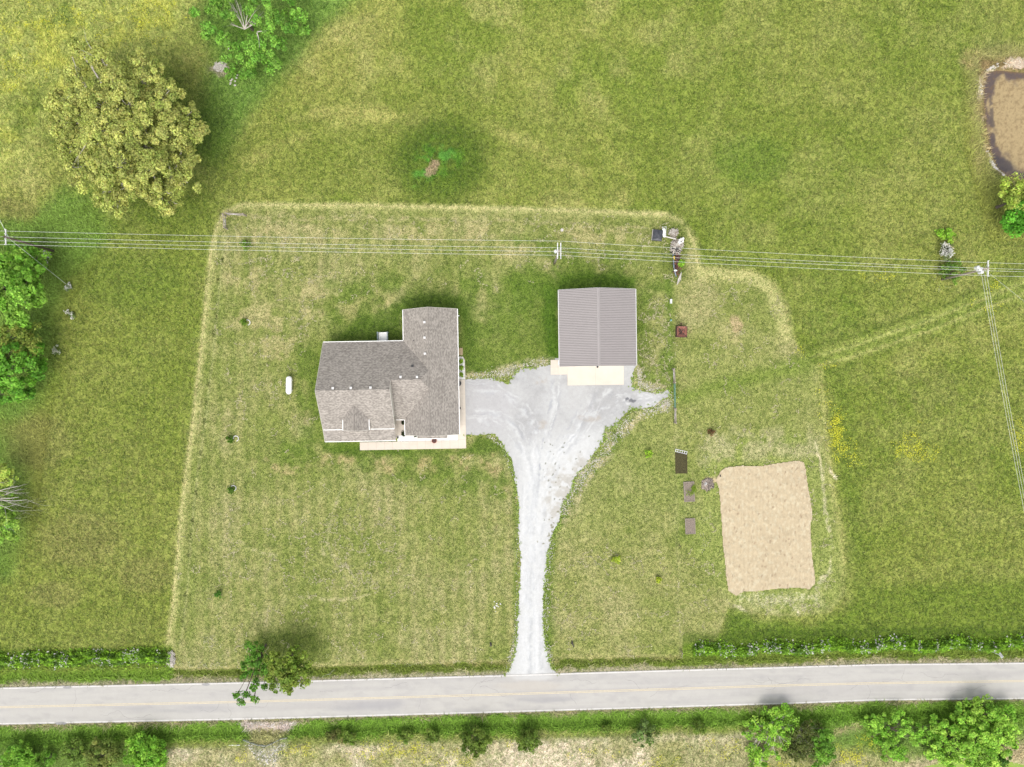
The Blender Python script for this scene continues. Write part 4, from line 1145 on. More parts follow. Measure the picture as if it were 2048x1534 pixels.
for s1, dv, ln in (((514, 64, 5.5), (1, .25, 0), 1.9), ((514, 66, 5.5), (.2, -1, 0), 2.2)):
    x, y, z = P(*s1); branchy(t2, 'dead_branch', (x - b[0], y - b[1], z), dv, ln, .1, 1, M['deadwood'], .3, None, 1)

# trees at the west edge
plant('broadleaf_tree', 'bright green tree below the westernmost utility pole at the left edge', 'tree', (28, 585), dpl([(20, 520, 34, 6), (60, 545, 28, 6.5), (25, 560, 34, 8), (70, 590, 26, 6), (40, 612, 34, 8), (-10, 590, 40, 8), (45, 500, 24, 4), (75, 515, 20, 3.5), (-20, 530, 34, 6), (50, 580, 30, 8.5), (35, 640, 22, 5)]),
      (132, 178, 66), (104, 158, 48), leaf=.33, dens=2.6, per=60, cr=.8, trunk_r=.34)
plant('broadleaf_tree', 'olive green tree in the middle of the clump at the left edge', 'tree', (20, 690), dpl([(30, 665, 28, 5.5), (60, 690, 24, 5), (20, 700, 26, 6), (-15, 670, 30, 6), (55, 660, 18, 4)]), (136, 152, 66), (110, 140, 52), leaf=.27, dens=2.6, per=55, cr=.7, trunk_r=.25, twigs=.25)
plant('broadleaf_tree', 'fresh green tree forming the south end of the clump at the left edge', 'tree', (15, 735), dpl([(18, 710, 26, 7), (60, 720, 24, 5.5), (20, 745, 28, 7), (70, 745, 20, 4), (40, 775, 22, 4.5), (5, 790, 22, 4), (-20, 740, 34, 7), (85, 735, 12, 3), (60, 790, 14, 2.5), (70, 700, 18, 4.5)]),
      (116, 172, 56), (88, 146, 42), leaf=.30, dens=2.6, per=58, cr=.72, trunk_r=.28)
plant('broadleaf_tree', 'small yellow green tree at the left edge just above the bare branches', 'tree', (5, 965), dpl([(5, 945, 16, 5), (18, 955, 15, 5), (-12, 960, 24, 5), (28, 950, 9, 4.5)]), (170, 190, 88), (140, 172, 64), leaf=.27, dens=4, per=45, cr=.5, trunk_r=.16)
plant('broadleaf_tree', 'low leafy tree at the left edge beneath the bare branches', 'tree', (8, 1030), dpl([(12, 1045, 24, 4.5), (25, 1060, 18, 4), (4, 1078, 20, 4), (2, 1015, 20, 3.5), (-20, 1040, 30, 5), (8, 990, 14, 3), (33, 1048, 12, 3.5)]), (150, 184, 78), (112, 160, 54), leaf=.27, dens=3, per=50, cr=.6, trunk_r=.2)
dt = empty('dead_tree', 'leafless grey tree reaching out between two green trees at the left edge', 'tree', P(-18, 985), 0)
dtt = MB(); dtt.tube([(0, 0, -.1), (.2, 0, 2), (.8, -.1, 3.6)], [.26, .2, .15], 8); dtt.build('trunk', M['deadwood'], dt, smooth=True)
for dv, ln in (((1, .28, .22), 5.4), ((1, -.38, .15), 6.4), ((1, -.12, .3), 5.6), ((.9, -.7, .1), 4.6), ((.8, .55, .3), 4.4), ((1, .05, .1), 6.0)):
    branchy(dt, 'branch', (.8, -.1, 3.5), dv, ln * 1.25, .12, 3, M['deadwood'], .45, None, 3)

# trees by the road
plant('broadleaf_tree', 'dark green round tree hanging over the road edge', 'tree', (592, 1297), dpl([(577, 1315, 26, 4.6), (560, 1335, 24, 5), (590, 1340, 26, 5), (572, 1360, 24, 6), (600, 1358, 18, 5.5), (555, 1370, 16, 5), (580, 1378, 14, 5), (575, 1340, 28, 6.4), (548, 1318, 18, 4), (603, 1328, 20, 5), (550, 1350, 20, 5), (606, 1345, 16, 5)]),
      (134, 156, 62), (100, 132, 44), leaf=.24, dens=3.4, per=52, cr=.62, trunk_r=.22)
plant('broadleaf_tree', 'bright green tree beside the dark one with thin sprays over the road', 'tree', (532, 1290), dpl([(505, 1305, 22, 3), (525, 1320, 22, 3.5), (500, 1335, 20, 3), (535, 1345, 18, 4), (515, 1355, 16, 3.5), (490, 1345, 12, 2.5), (530, 1370, 8, 4.5), (505, 1380, 9, 4.5), (490, 1388, 6, 4.5), (508, 1398, 8, 4.5), (474, 1390, 4, 4.5), (484, 1404, 4, 4.5)]),
      (98, 146, 48), (80, 130, 38), leaf=.24, dens=2.8, per=36, cr=.5, trunk_r=.16)

# tree beside the pond
plant('broadleaf_tree', 'tall tree with pale upper and vivid green lower foliage south of the pond', 'tree', (1992, 415), dpl([(2028, 370, 20, 5.5), (2040, 395, 26, 6), (2015, 385, 16, 4.5), (2060, 380, 30, 6), (2025, 400, 22, 5)]) + dpl([(2080, 420, 36, 6)]),
      (164, 182, 84), (140, 168, 62), leaf=.28, dens=2.8, per=55, cr=.65, trunk_r=.24)
plant('broadleaf_tree', 'vivid green tree at the right edge just below the pond', 'tree', (2010, 430), dpl([(2035, 420, 24, 5), (2015, 435, 18, 3.5), (2040, 445, 20, 4), (2062, 440, 30, 5), (2030, 455, 14, 3)]), (104, 172, 52), (84, 150, 40), leaf=.28, dens=3, per=55, cr=.65, trunk_r=.2)

# trees and shrubs along the south ditch
SH = 'shrubs along the ditch south of the road'
def bush(label, px, py, r, z, c1, c2, name='bush', n=5, leaf=.2, dens=6.5, per=46, cr=.42, group=None, flowers=None, cat='bush', twigs=0., dark=.5):
    if group == SH: r *= 1.12
    if 'bottom' in label: r *= 1.2
    lobes = [(px, py, r * .62, z, .8)] + [(px + r * .5 * math.cos(k * 2 * math.pi / n + px), py + r * .5 * math.sin(k * 2 * math.pi / n + px), r * .48, z * random.uniform(.55, .85), .75) for k in range(n)]
    k = 1 - z * .8 / H
    return plant(name, label, cat, (1024 + (px - 1024) * k, 767 + (py - 767) * k), lobes, c1, c2, leaf=leaf, dens=dens, per=per, cr=cr, group=group, trunk_r=.05 + .04 * z, flowers=flowers, limbs=True, twigs=twigs, dark=dark)
SH = 'shrubs along the ditch south of the road'
DK = ((116, 142, 56), (88, 118, 40))
bush('large dark green oval shrub south of the road, left of its twin', 950, 1484, 30, 2.6, *DK, n=6, group=SH)
bush('dark green egg shaped shrub directly opposite the driveway mouth', 1057, 1480, 24, 2.4, *DK, n=6, group=SH)
bush('small dull shrub with a reddish twig beside it, opposite the front lawn', 665, 1470, 14, 1.2, (92, 118, 44), (110, 112, 60), n=4, group=SH)
bush('low dark shrub just right of the reddish twigs', 700, 1474, 14, 1.2, *DK, n=4, group=SH)
bush('left one of two small dark tufted shrubs in the middle of the ditch bank', 812, 1472, 12, 1.0, *DK, n=4, group=SH)
bush('right one of two small dark tufted shrubs in the middle of the ditch bank', 865, 1471, 15, 1.1, *DK, n=4, group=SH)
bush('loose sprawling shrub with bluish leaves on the ditch bank', 1288, 1468, 26, 1.8, (110, 138, 74), (92, 122, 48), n=6, dens=3, group=SH)
bush('small dark shrub standing alone in dry stubble', 1397, 1455, 13, 1.2, *DK, n=4, group=SH)
bush('tiny dark shrub on the ditch bank between two bigger shrubs', 1212, 1457, 8, .8, *DK, n=3, group=SH)
m = MB(); x, y, _ = P(682, 1482)
for k in range(22):
    g = random.uniform(0, 6.28); m.tube([(x, y, -.3), (x + math.cos(g) * .5, y + math.sin(g) * .4, random.uniform(.2, .6))], [.03, .015], 4)
tag(m.build('twig_pile', simple('reddish_twigs', A(170, 110, 84), .9, .2)), 'small heap of reddish twigs beside the ditch shrubs', 'twigs')
plant('broadleaf_tree', 'feathery bright green tree with white twigs south of the road at right', 'tree', (1545, 1440), dpl([(1545, 1442, 30, 1.86), (1560, 1457, 27, 2.11), (1570, 1432, 20, 1.61), (1530, 1467, 22, 2.17), (1560, 1477, 22, 2.17), (1510, 1482, 18, 1.24), (1525, 1512, 20, 0.99), (1580, 1452, 16, 2.17), (1550, 1422, 16, 1.55), (1515, 1452, 16, 1.36), (1500, 1457, 18, 1.0), (1508, 1502, 18, 0.9), (1545, 1502, 20, 1.2), (1590, 1437, 14, 1.6), (1520, 1532, 18, 0.8)]),
      (156, 200, 76), (118, 172, 52), leaf=.22, dens=2.6, per=42, cr=.55, trunk_r=.18, trunkmat='deadwood', twigs=.15)
plant('broadleaf_tree', 'dark brownish green bushy tree right of the feathery tree', 'tree', (1600, 1452), dpl([(1600, 1474, 31, 2.23), (1620, 1454, 23, 1.86), (1595, 1499, 23, 1.86), (1575, 1504, 19, 1.49), (1612, 1504, 21, 1.74)]), (90, 104, 46), (76, 92, 38), leaf=.2, dens=3.6, per=36, cr=.5, trunk_r=.18, twigs=.35, trunkmat='greywood')
plant('broadleaf_tree', 'mid green tree growing against the brownish one', 'tree', (1632, 1465), dpl([(1645, 1480, 24, 1.86), (1640, 1500, 24, 1.86), (1652, 1462, 17, 1.49), (1632, 1520, 19, 1.24), (1655, 1495, 17, 1.49), (1660, 1515, 16, 1.2)]),
      (118, 166, 56), (90, 140, 42), leaf=.22, dens=3.6, per=42, cr=.5, trunk_r=.16)
plant('broadleaf_tree', 'light green thicket tree midway between the two largest southern trees', 'tree', (1768, 1448), dpl([(1750, 1455, 25, 1.49), (1775, 1450, 28, 1.74), (1800, 1445, 25, 1.74), (1820, 1460, 21, 1.36), (1765, 1480, 21, 1.24), (1790, 1490, 23, 1.24), (1740, 1475, 16, 0.99), (1780, 1505, 19, 0.93), (1825, 1480, 16, 0.99), (1850, 1455, 18, 1.2), (1730, 1445, 16, 1.0), (1800, 1510, 16, 0.8), (1755, 1435, 16, 1.4), (1850, 1480, 18, 1.0)]),
      (150, 198, 74), (112, 168, 50), leaf=.22, dens=2.8, per=44, cr=.52, trunk_r=.16)
plant('broadleaf_tree', 'broadest green tree in the southeast corner above the duckweed pond', 'tree', (1925, 1438), dpl([(1960, 1430, 34, 2.23), (1925, 1445, 30, 2.11), (1990, 1445, 32, 2.23), (1950, 1465, 36, 2.85), (1985, 1480, 32, 2.73), (1915, 1475, 27, 2.48), (1940, 1500, 32, 3.1), (1975, 1515, 30, 2.79), (2010, 1490, 22, 2.48), (1900, 1500, 22, 1.86), (1945, 1530, 24, 2.17), (2000, 1460, 27, 2.48), (1870, 1500, 20, 1.24), (1885, 1455, 24, 1.6), (1880, 1480, 22, 1.4), (1920, 1425, 18, 1.6), (2015, 1430, 18, 1.8), (1900, 1520, 22, 1.4), (2020, 1460, 18, 1.8)]),
      (158, 202, 78), (116, 170, 52), leaf=.26, dens=2.8, per=55, cr=.65, trunk_r=.3)
bush('dark green shrub at the foot of the southeast corner tree', 2005, 1518, 18, 2.2, (88, 132, 42), (70, 112, 34), n=5)
bush('bright green bushy clump at the bottom edge left of centre', 292, 1508, 38, 2.4, (140, 192, 64), (104, 160, 46), n=8, leaf=.22, dens=4.4, cr=.55)
bush('olive brown scrub beside the bright clump at the bottom edge', 205, 1512, 34, 1.8, (136, 150, 72), (96, 122, 48), n=7, leaf=.2, dens=3, cr=.5, twigs=.3)
bush('dull green scrub at the bottom edge further left', 150, 1500, 26, 1.5, (122, 150, 60), (92, 124, 44), n=6, leaf=.2, dens=3, cr=.45)
bush('bright green shrub in the bottom left corner', 40, 1525, 38, 2.0, (140, 190, 66), (104, 158, 48), n=8, leaf=.22, dens=4.2, cr=.5)
bush('green scrub mound between the corner shrub and the dull scrub', 95, 1515, 24, 1.4, (116, 162, 56), (92, 140, 42), n=5, leaf=.2, dens=3.2, cr=.45)

# shrubs around the east pole
bush('yellow green low shrub just north of the white flowering bush', 1893, 471, 20, 1.2, (150, 194, 66), (124, 176, 52), n=6, leaf=.2, dens=4, cr=.4)
bush('white flowering bush north of the eastern utility pole wires', 1893, 503, 18, 1.5, (112, 128, 82), (88, 104, 62), n=6, leaf=.16, dens=5, cr=.35, flowers=((238, 236, 228), .9, .5))
bush('dark and yellow green shrub under the wires at the eastern utility pole foot', 1905, 543, 28, 1.5, (120, 156, 58), (90, 128, 44), n=7, leaf=.2, dens=3, cr=.4)
m = MB(); m.tube([P(1891, 486, 1.6), P(1909, 497, 1.6)], .035, 5); tag(m.build('pole_stick', M['marking_yellow']), 'thin pale stick leaning in the white flowering bush', 'stick')
WF = ((232, 230, 220), .5, .25)
bush('small white blossoming shrub at the foot of the leaning-looking western pole', 96, 512, 14, 1.0, (130, 150, 96), (100, 130, 66), n=4, leaf=.14, dens=5, cr=.3, flowers=WF)
bush('white blossoming weed where the guy wire meets the ground', 137, 573, 9, .6, (130, 150, 96), (100, 130, 66), n=4, leaf=.12, dens=6, cr=.2, flowers=WF)
bush('small pale blossoming weed south of the guy wire anchor', 142, 628, 11, .5, (126, 148, 86), (104, 132, 62), n=4, leaf=.12, dens=4, cr=.22, flowers=WF)
bush('faint pale flowering weed patch east of the olive tree', 112, 700, 9, .4, (118, 146, 70), (100, 130, 58), n=4, leaf=.12, dens=4, cr=.22, flowers=((220, 222, 196), .8, .4))

# round shrubs in the rock bed
RS = 'round shrubs in the east rock bed'
for (py, lab) in ((723, 'northernmost of the three round lime green shrubs in the rock bed'), (736, 'middle one of the three round lime green shrubs in the rock bed'), (749.5, 'southernmost of the three round lime green shrubs in the rock bed')):
    bush(lab, 922, py, 5.2, .45, (150, 184, 58), (120, 160, 40), n=5, leaf=.09, dens=40, per=30, cr=.16, group=RS, name='round_shrub', cat='shrub')
bush('black green shrub north in the front door recess', 807, 845, 4.6, .6, (52, 66, 30), (38, 50, 24), n=5, leaf=.09, dens=40, per=30, cr=.15, name='round_shrub', cat='shrub')
bush('black green shrub south in the front door recess', 807, 867.5, 4.8, .6, (52, 66, 30), (38, 50, 24), n=5, leaf=.09, dens=40, per=30, cr=.15, name='round_shrub', cat='shrub')
bush('small dark plant at the corner of the southern awning', 830, 871.5, 2.8, .4, (60, 80, 34), (46, 60, 28), n=4, leaf=.08, dens=50, per=24, cr=.1, name='potted_plant', cat='plant')
bush('green plant showing from under the porch eave', 784, 880.5, 3.8, .5, (84, 116, 40), (66, 96, 34), n=4, leaf=.08, dens=50, per=24, cr=.12, name='potted_plant', cat='plant')
bush('tiny dark plant at the porch corner by the walk', 795.5, 875, 1.6, .3, (50, 66, 30), (40, 52, 26), n=3, leaf=.07, dens=60, per=20, cr=.08, name='potted_plant', cat='plant')
def pot(label, px, py, r, h, mat, soil='dark'):
    o = empty('planter', label, 'planter', P(px, py, 0)); o.location[2] = .08
    m = MB(); m.tube([(0, 0, 0), (0, 0, h * .9), (0, 0, h)], [r * .75, r * .97, r], 14); m.build('pot', M[mat], o, smooth=False)
    m = MB(); m.tube([(0, 0, h), (0, 0, h + .02)], [r * .82, r * .8], 14); m.build('soil', M[soil], o)
pot('rust red half barrel planter on the walk below the awning', 869, 881, .42, .38, 'red', 'rustdark')
pot('large black round planter against the east wall', 918, 767, .42, .5, 'dark')
pot('small black planter against the southern part of the east wall', 919.5, 816, .2, .3, 'dark')

# ------------------------------------------------------------------ the pole barn
BO, BR, BL = frame(1195, 655, .7, 1050, 560, 5.114)
barn = empty('pole_barn', 'steel pole barn with grey ribbed roof at the head of the gravel drive', 'barn', BO, BR)
def bw(u, v, z=0.0):
    c, s = math.cos(BR), math.sin(BR); return (BO[0] + c * u - s * v, BO[1] + s * u + c * v, z)
bu0, bu1, bv0, bv1, br_, be, bt = -6.4, 5.53, -6.23, 5.61, -.48, 3.6, 5.6
r_ = MB()
r_.slab([(bu0, bv1, be), (bu0, bv0, be), (br_, bv0, bt), (br_, bv1, bt)], .05)
r_.slab([(br_, bv1, bt), (br_, bv0, bt), (bu1, bv0, be), (bu1, bv1, be)], .05)
broof = r_.build('roof', M['metalroof'], barn)
rb = MB(); nr = 45
for k in range(nr + 1):
    v = bv0 + .05 + (bv1 - bv0 - .1) * k / nr
    for a, b in (((bu0, be), (br_ - .12, bt - .04)), ((bu1, be), (br_ + .12, bt - .04))):
        s = .036 if k % 4 else .042
        rb.add([(a[0], v - s, a[1] + .002), (a[0], v + s, a[1] + .002), (b[0], v + s, b[1] + .002), (b[0], v - s, b[1] + .002), (a[0], v - s * .4, a[1] + .03), (a[0], v + s * .4, a[1] + .03), (b[0], v + s * .4, b[1] + .03), (b[0], v - s * .4, b[1] + .03)],
               [(4, 5, 6, 7), (0, 4, 7, 3), (1, 2, 6, 5), (0, 1, 5, 4), (3, 7, 6, 2)])
rb.build('rib', M['metalrib'], broof)
rcap = MB(); rcap.prism([(-.22, 0, -.06), (-.22, 0, -.045), (0, 0, .05), (.22, 0, -.045), (.22, 0, -.06)], (br_, bv0 - .02, bt + .03), (br_, bv1 + .02, bt + .03)); rcap.build('ridge_cap', M['metalroof'], broof)
w_ = MB(); w_.prism([(-6.05, 0, 0), (5.18, 0, 0), (5.18, 0, be + .05), (br_, 0, bt - .08), (-6.05, 0, be + .05)], (0, -5.9, 0), (0, 5.3, 0)); w_.build('wall', M['siding'], barn)
for u in (bu0 - .05, bu1 + .05):
    m = MB(); m.box((u, (bv0 + bv1) / 2, be - .04), (.11, bv1 - bv0, .12)); m.build('gutter', M['vent'], barn)
for v in (bv0 - .03, bv1 + .03):
    for a, b in (((bu0, v, be - .05), (br_, v, bt - .05)), ((br_, v, bt - .05), (bu1, v, be - .05))):
        m = MB(); dd = Vector(b) - Vector(a); m.box((Vector(a) + Vector(b)) / 2, (dd.length, .05, .14), rot=dd.to_track_quat('X', 'Z').to_matrix()); m.build('fascia', M['siding'], barn)
for u in (-3.1, 2.0): opening('garage_door', (u, -5.93, 1.5), 3.6, 2.9, 'x', M['white'], barn)
opening('door', (-6.08, -4.9, 1.05), .95, 2.05, 'y', M['white'], barn); opening('window', (-6.08, 1.5, 1.6), 1.0, .9, 'y', M['glass'], barn); opening('window', (5.21, 1.5, 1.6), 1.0, .9, 'y', M['glass'], barn)
m = MB(); m.box((-.62, -6.36, 4.55), (.3, .26, .2)); m.blob((-.62, -6.42, 4.42), (.14, .14, .1), 10, 6, 0); m.build('flood_light', M['dark'], barn)
m = MB(); m.box((-6.45, -5.55, 2.5), (.16, .7, .08)); m.box((-6.2, -5.3, 2.1), (.1, .1, .7)); m.tube([(-6.42, -5.7, 3.5), (-6.2, -5.85, 3.2), (-6.2, -5.85, .1)], .05, 6); m.build('downspout', M['white'], barn)
m = MB(); m.box((-6.4, -5.35, 2.2), (.14, .14, .24)); m.build('wall_lamp', M['dark'], barn)
slabobj('concrete_apron', 'two bay pale concrete apron in front of the barn doors', [(-4.9, -5.85), (-4.9, -9.2), (4.1, -9.2), (4.1, -5.85)], [((-.42, -5.9), (-.42, -9.18)), ], .09, .14, 'concrete', bw)
slabobj('pavement', 'small L shaped concrete walk at the southwest corner of the barn', [(-7.58, -5.1), (-7.58, -7.46), (-4.91, -7.46), (-4.91, -6.0), (-6.06, -6.0), (-6.06, -5.1)], [((-7.56, -6.25), (-6.3, -6.25)), ((-6.4, -7.44), (-6.4, -6.0))], .08, .14, 'concrete', bw)

# ------------------------------------------------------------------ propane tank
tk = empty('propane_tank', 'long white propane tank on the lawn west of the house', 'tank', P(581.3, 770.3), math.radians(-1))
m = MB(); L_, R_ = 1.45 - .48, .48
pts = []; rs = []
for k in range(9): g = -math.pi / 2 + k * math.pi / 16; pts.append((0, -L_ + R_ * math.sin(g), .85)); rs.append(max(.02, R_ * math.cos(g)))
for k in range(9): g = k * math.pi / 16; pts.append((0, L_ + R_ * math.sin(g), .85)); rs.append(max(.02, R_ * math.cos(g)))
m.tube(pts, rs, 28); m.build('tank_body', M['white'], tk, smooth=True)
m = MB(); m.tube([(0, 0, 1.28), (0, 0, 1.5), (0, 0, 1.54)], [.2, .2, .12], 16); m.build('valve_dome', M['white'], tk)
for s in (-1, 1):
    m = MB(); m.box((0, s * .8, .22), (.7, .12, .44)); m.build('leg', M['white'], tk)

# ------------------------------------------------------------------ power line
def pole(label, bpx, bpy_, h, arms, cans, mat='polewood', arm_len=2.3, rot=0.0, group='utility poles'):
    x, y, _ = P(bpx, bpy_); z0 = float(gz(np.array([x]), np.array([y]))[0])
    o = empty('utility_pole', label, 'utility pole', (x, y, z0), rot, group)
    m = MB(); m.tube([(0, 0, -.2), (0, 0, h * .5), (0, 0, h)], [.19, .16, .13], 12); m.build('pole', M[mat], o, smooth=True)
    for dx in arms:
        m = MB(); m.box((dx, 0, h - .35), (.12, arm_len, .14)); 
        for s in (-1, 1): m.tube([(dx, s * arm_len * .3, h - .35), (0, 0, h - 1.1)], .025, 5)
        a = m.build('crossarm', M['galv'], o)
        for yy in (-.48, -.14, .2, .48):
            i_ = MB(); i_.tube([(dx, yy * arm_len, h - .28), (dx, yy * arm_len, h - .12), (dx, yy * arm_len, h - .05)], [.05, .07, .03], 8); i_.build('insulator', M['white'], a)
    for (cx, cy) in cans:
        m = MB(); m.tube([(cx, cy, h - 1.75), (cx, cy, h - 1.7), (cx, cy, h - .95), (cx, cy, h - .85)], [.2, .24, .24, .12], 14)
        m.tube([(cx, cy, h - .85), (cx, cy, h - .6)], .04, 6); m.box((cx * .5, cy * .5, h - 1.3), (abs(cx) + .05, abs(cy) + .05, .12)); m.build('transformer', M['galv'], o)
    return o
pole('dark wooden utility pole at the left edge with a single white crossarm', 108, 502, 11.3, (0,), ())
pole('wooden utility pole north of the barn with two parallel crossarms and one transformer', 1109, 527, 11.3, (-.2, .26), ((-.42, .1),), 'greywood')
pole('utility pole at the right edge with a bank of transformers and one crossarm', 1884, 559, 11.3, (.1,), ((-.55, 0), (-.85, .3), (-.3, -.4)), 'greywood')
# the line carries on to poles beyond the frame
pole('utility pole far off to the west', -780, 486, 11.3, (0,), ()); pole('utility pole far off to the east', 2640, 566, 11.3, (0,), ())
pole('utility pole across the road to the southeast', 2074, 1574, 11.3, (0,), (), arm_len=1.2, rot=math.pi / 2)
def wire(label, pts, sag, grp, r=.015, n=14):
    path = []
    for a, b in zip(pts[:-1], pts[1:]):
        for i in range(n + 1):
            t = i / n
            if path and i == 0: continue
            p_ = Vector(a).lerp(Vector(b), t); p_.z -= sag * 4 * t * (1 - t); path.append(p_)
    m = MB(); m.tube(path, r, 5); return tag(m.build('overhead_wire', M['wire']), label, 'wire', grp)
Z = 11.15
for k, (lab, ys) in enumerate((('northernmost of the four wires crossing the whole view', (448, 462, 482, 525.5, 540)), ('second wire from the north of the four crossing the view', (460, 473.5, 495.5, 537, 551)),
                               ('third wire from the north of the four crossing the view', (469, 481.5, 503, 541.5, 556)), ('southernmost of the four wires crossing the whole view', (477, 489, 510.5, 551.5, 566)))):
    xs = (-980, 10, 1119, 1977, 2810)
    wire(lab, [P(x, y, Z) for x, y in zip(xs, ys)], .9, 'wires along the power line')
for k, lab in enumerate(('westernmost of the three wires running south from the eastern pole', 'middle wire of the three running south from the eastern pole', 'easternmost of the three wires running south from the eastern pole')):
    wire(lab, [P(1963 + 5 * k, 548 - k, 9.9), P(2180 + 5 * k, 1660, 11.1)], .8, 'wires branching south')
g_ = wire('thin guy wire slanting down from the western pole to the meadow', [P(18, 477, 10.4), P(137, 572, .1)], .0, None, .02)
for k, lab in enumerate(('upper of two wires leaving the western pole to the northwest', 'lower of two wires leaving the western pole to the northwest')):
    wire(lab, [P(12 + k * 4, 465 + k * 8, 10.6), P(-95 + k * 6, 270, 9.0)], .2, 'wires leaving northwest', .017)
pole('utility pole beyond the left edge to the northwest', -10, 310, 9.3, (), ())
wire('pale guy wire running down to the right edge from the eastern pole', [P(1980, 548, 10.4), P(2095, 640, .1)], .0, None, .011)

# ------------------------------------------------------------------ road sign
sx, sy, _ = P(1983, 1303); sz0 = float(gz(np.array([sx]), np.array([sy]))[0])
sg = empty('road_sign', 'diamond shaped road sign seen from behind on the north verge at right', 'road sign', (sx, sy, sz0))
m = MB(); m.box((0, 0, 1.25), (.06, .06, 2.9)); m.build('post', M['galv'], sg)
m = MB(); q = .53; m.add([(.04, -q, 2.2), (.04, 0, 2.2 - q), (.04, q, 2.2), (.04, 0, 2.2 + q), (.055, -q, 2.2), (.055, 0, 2.2 - q), (.055, q, 2.2), (.055, 0, 2.2 + q)], [(0, 1, 2, 3), (7, 6, 5, 4), (0, 4, 5, 1), (1, 5, 6, 2), (2, 6, 7, 3), (3, 7, 4, 0)])
o = m.build('sign_plate', M['galv'], sg); sg.rotation_euler = (0, .10, .25)

# ------------------------------------------------------------------ gate and rails at the end of the gravel
gt = empty('gate', 'green tubular steel gate closing the lane east of the barn', 'gate', P(1347.5, 791.5), math.radians(1.2))
m = MB()
for z in (.25, .5, .75, 1.0, 1.25): m.tube([(0, -1.95, z), (0, 1.95, z)], .035, 7)
for y in (-1.95, -1.0, 0, 1.0, 1.95): m.tube([(0, y, .25), (0, y, 1.25)], .035, 7)
m.build('gate_frame', M['greenpaint'], gt)
m = MB(); m.tube([(0, 1.95, 1.3), (0, -1.95, .3)], .015, 5); m.build('brace', M['galv'], gt)
def railsec(label, p0, p1, grp):
    x0, y0, _ = P(*p0); x1, y1, _ = P(*p1)
    o = empty('wood_fence', label, 'fence', ((x0 + x1) / 2, (y0 + y1) / 2, 0), math.atan2(y1 - y0, x1 - x0), grp); L = math.hypot(x1 - x0, y1 - y0)
    for k, s in enumerate((-1, 1)):
        m = MB(); m.tube([(s * L / 2, 0, -.1), (s * L / 2, 0, 1.45)], [.13, .12], 9); m.tube([(s * L / 2, 0, 1.45), (s * L / 2, 0, 1.48)], [.12, .06], 9); m.build('post', M['greywood'], o)
    for z in (1.3, .5):
        m = MB(); m.tube([(-L / 2, .02, z), (L / 2, -.02, z - .03)], .075, 7); m.build('rail', M['greywood'], o)
    m = MB(); m.tube([(-L / 2, .05, .3), (L / 2, .05, 1.15)], .02, 4); m.tube([(-L / 2, -.05, 1.15), (L / 2, -.05, .3)], .02, 4); m.build('brace_wire', M['galv'], o)
railsec('weathered post and rail brace north of the green gate', (1345, 738), (1347, 765), 'braces beside the gate')
railsec('weathered post and rail brace south of the green gate', (1348, 817), (1348.5, 845), 'braces beside the gate')
railsec('pale brace rail running east from the northwest lawn corner post', (458, 430), (492, 431.5), 'braces at the northwest corner')
railsec('pale brace rail running south from the northwest lawn corner post', (452, 432), (454.5, 458), 'braces at the northwest corner')

# rusty red hopper by the fence line
fd = empty('metal_box', 'square rusty red open hopper with sloping sides east of the barn', 'hopper', P(1361, 664), math.radians(-1))
m = MB(); a_, b_ = .80, .84
for s in (-1, 1): m.box((s * a_, 0, .55), (.06, 2 * b_ + .06, .9)); m.box((0, s * b_, .55), (2 * a_ - .06, .06, .9))
m.build('box_wall', M['rustdark'], fd)
m = MB(); m.add([(-a_ + .03, -b_ + .03, .96), (a_ - .03, -b_ + .03, .96), (a_ - .03, b_ - .03, .96), (-a_ + .03, b_ - .03, .96), (0, 0, .45)], [(0, 1, 4), (1, 2, 4), (2, 3, 4), (3, 0, 4)]); m.build('sloping_side', M['rust'], fd)
m = MB()
for sx_, sy_ in ((-1, -1), (1, -1), (1, 1), (-1, 1)): m.tube([(sx_ * a_, sy_ * b_, 1.0), (0, 0, .5)], .035, 5)
for k in range(26):
    x, y = random.uniform(-.4, .4), random.uniform(-.7, .5); m.tube([(x, y, .7), (x + random.uniform(-.3, .3), y + random.uniform(-.3, .3), .85)], .03, 4)
m.build('debris', M['char'], fd)
m = MB(); m.tube([(0, b_ + .02, .3), (.05, b_ + .6, .3)], .05, 6); m.box((0, b_ + .5, .4), (.35, .08, .08)); m.build('hitch', M['rustdark'], fd)

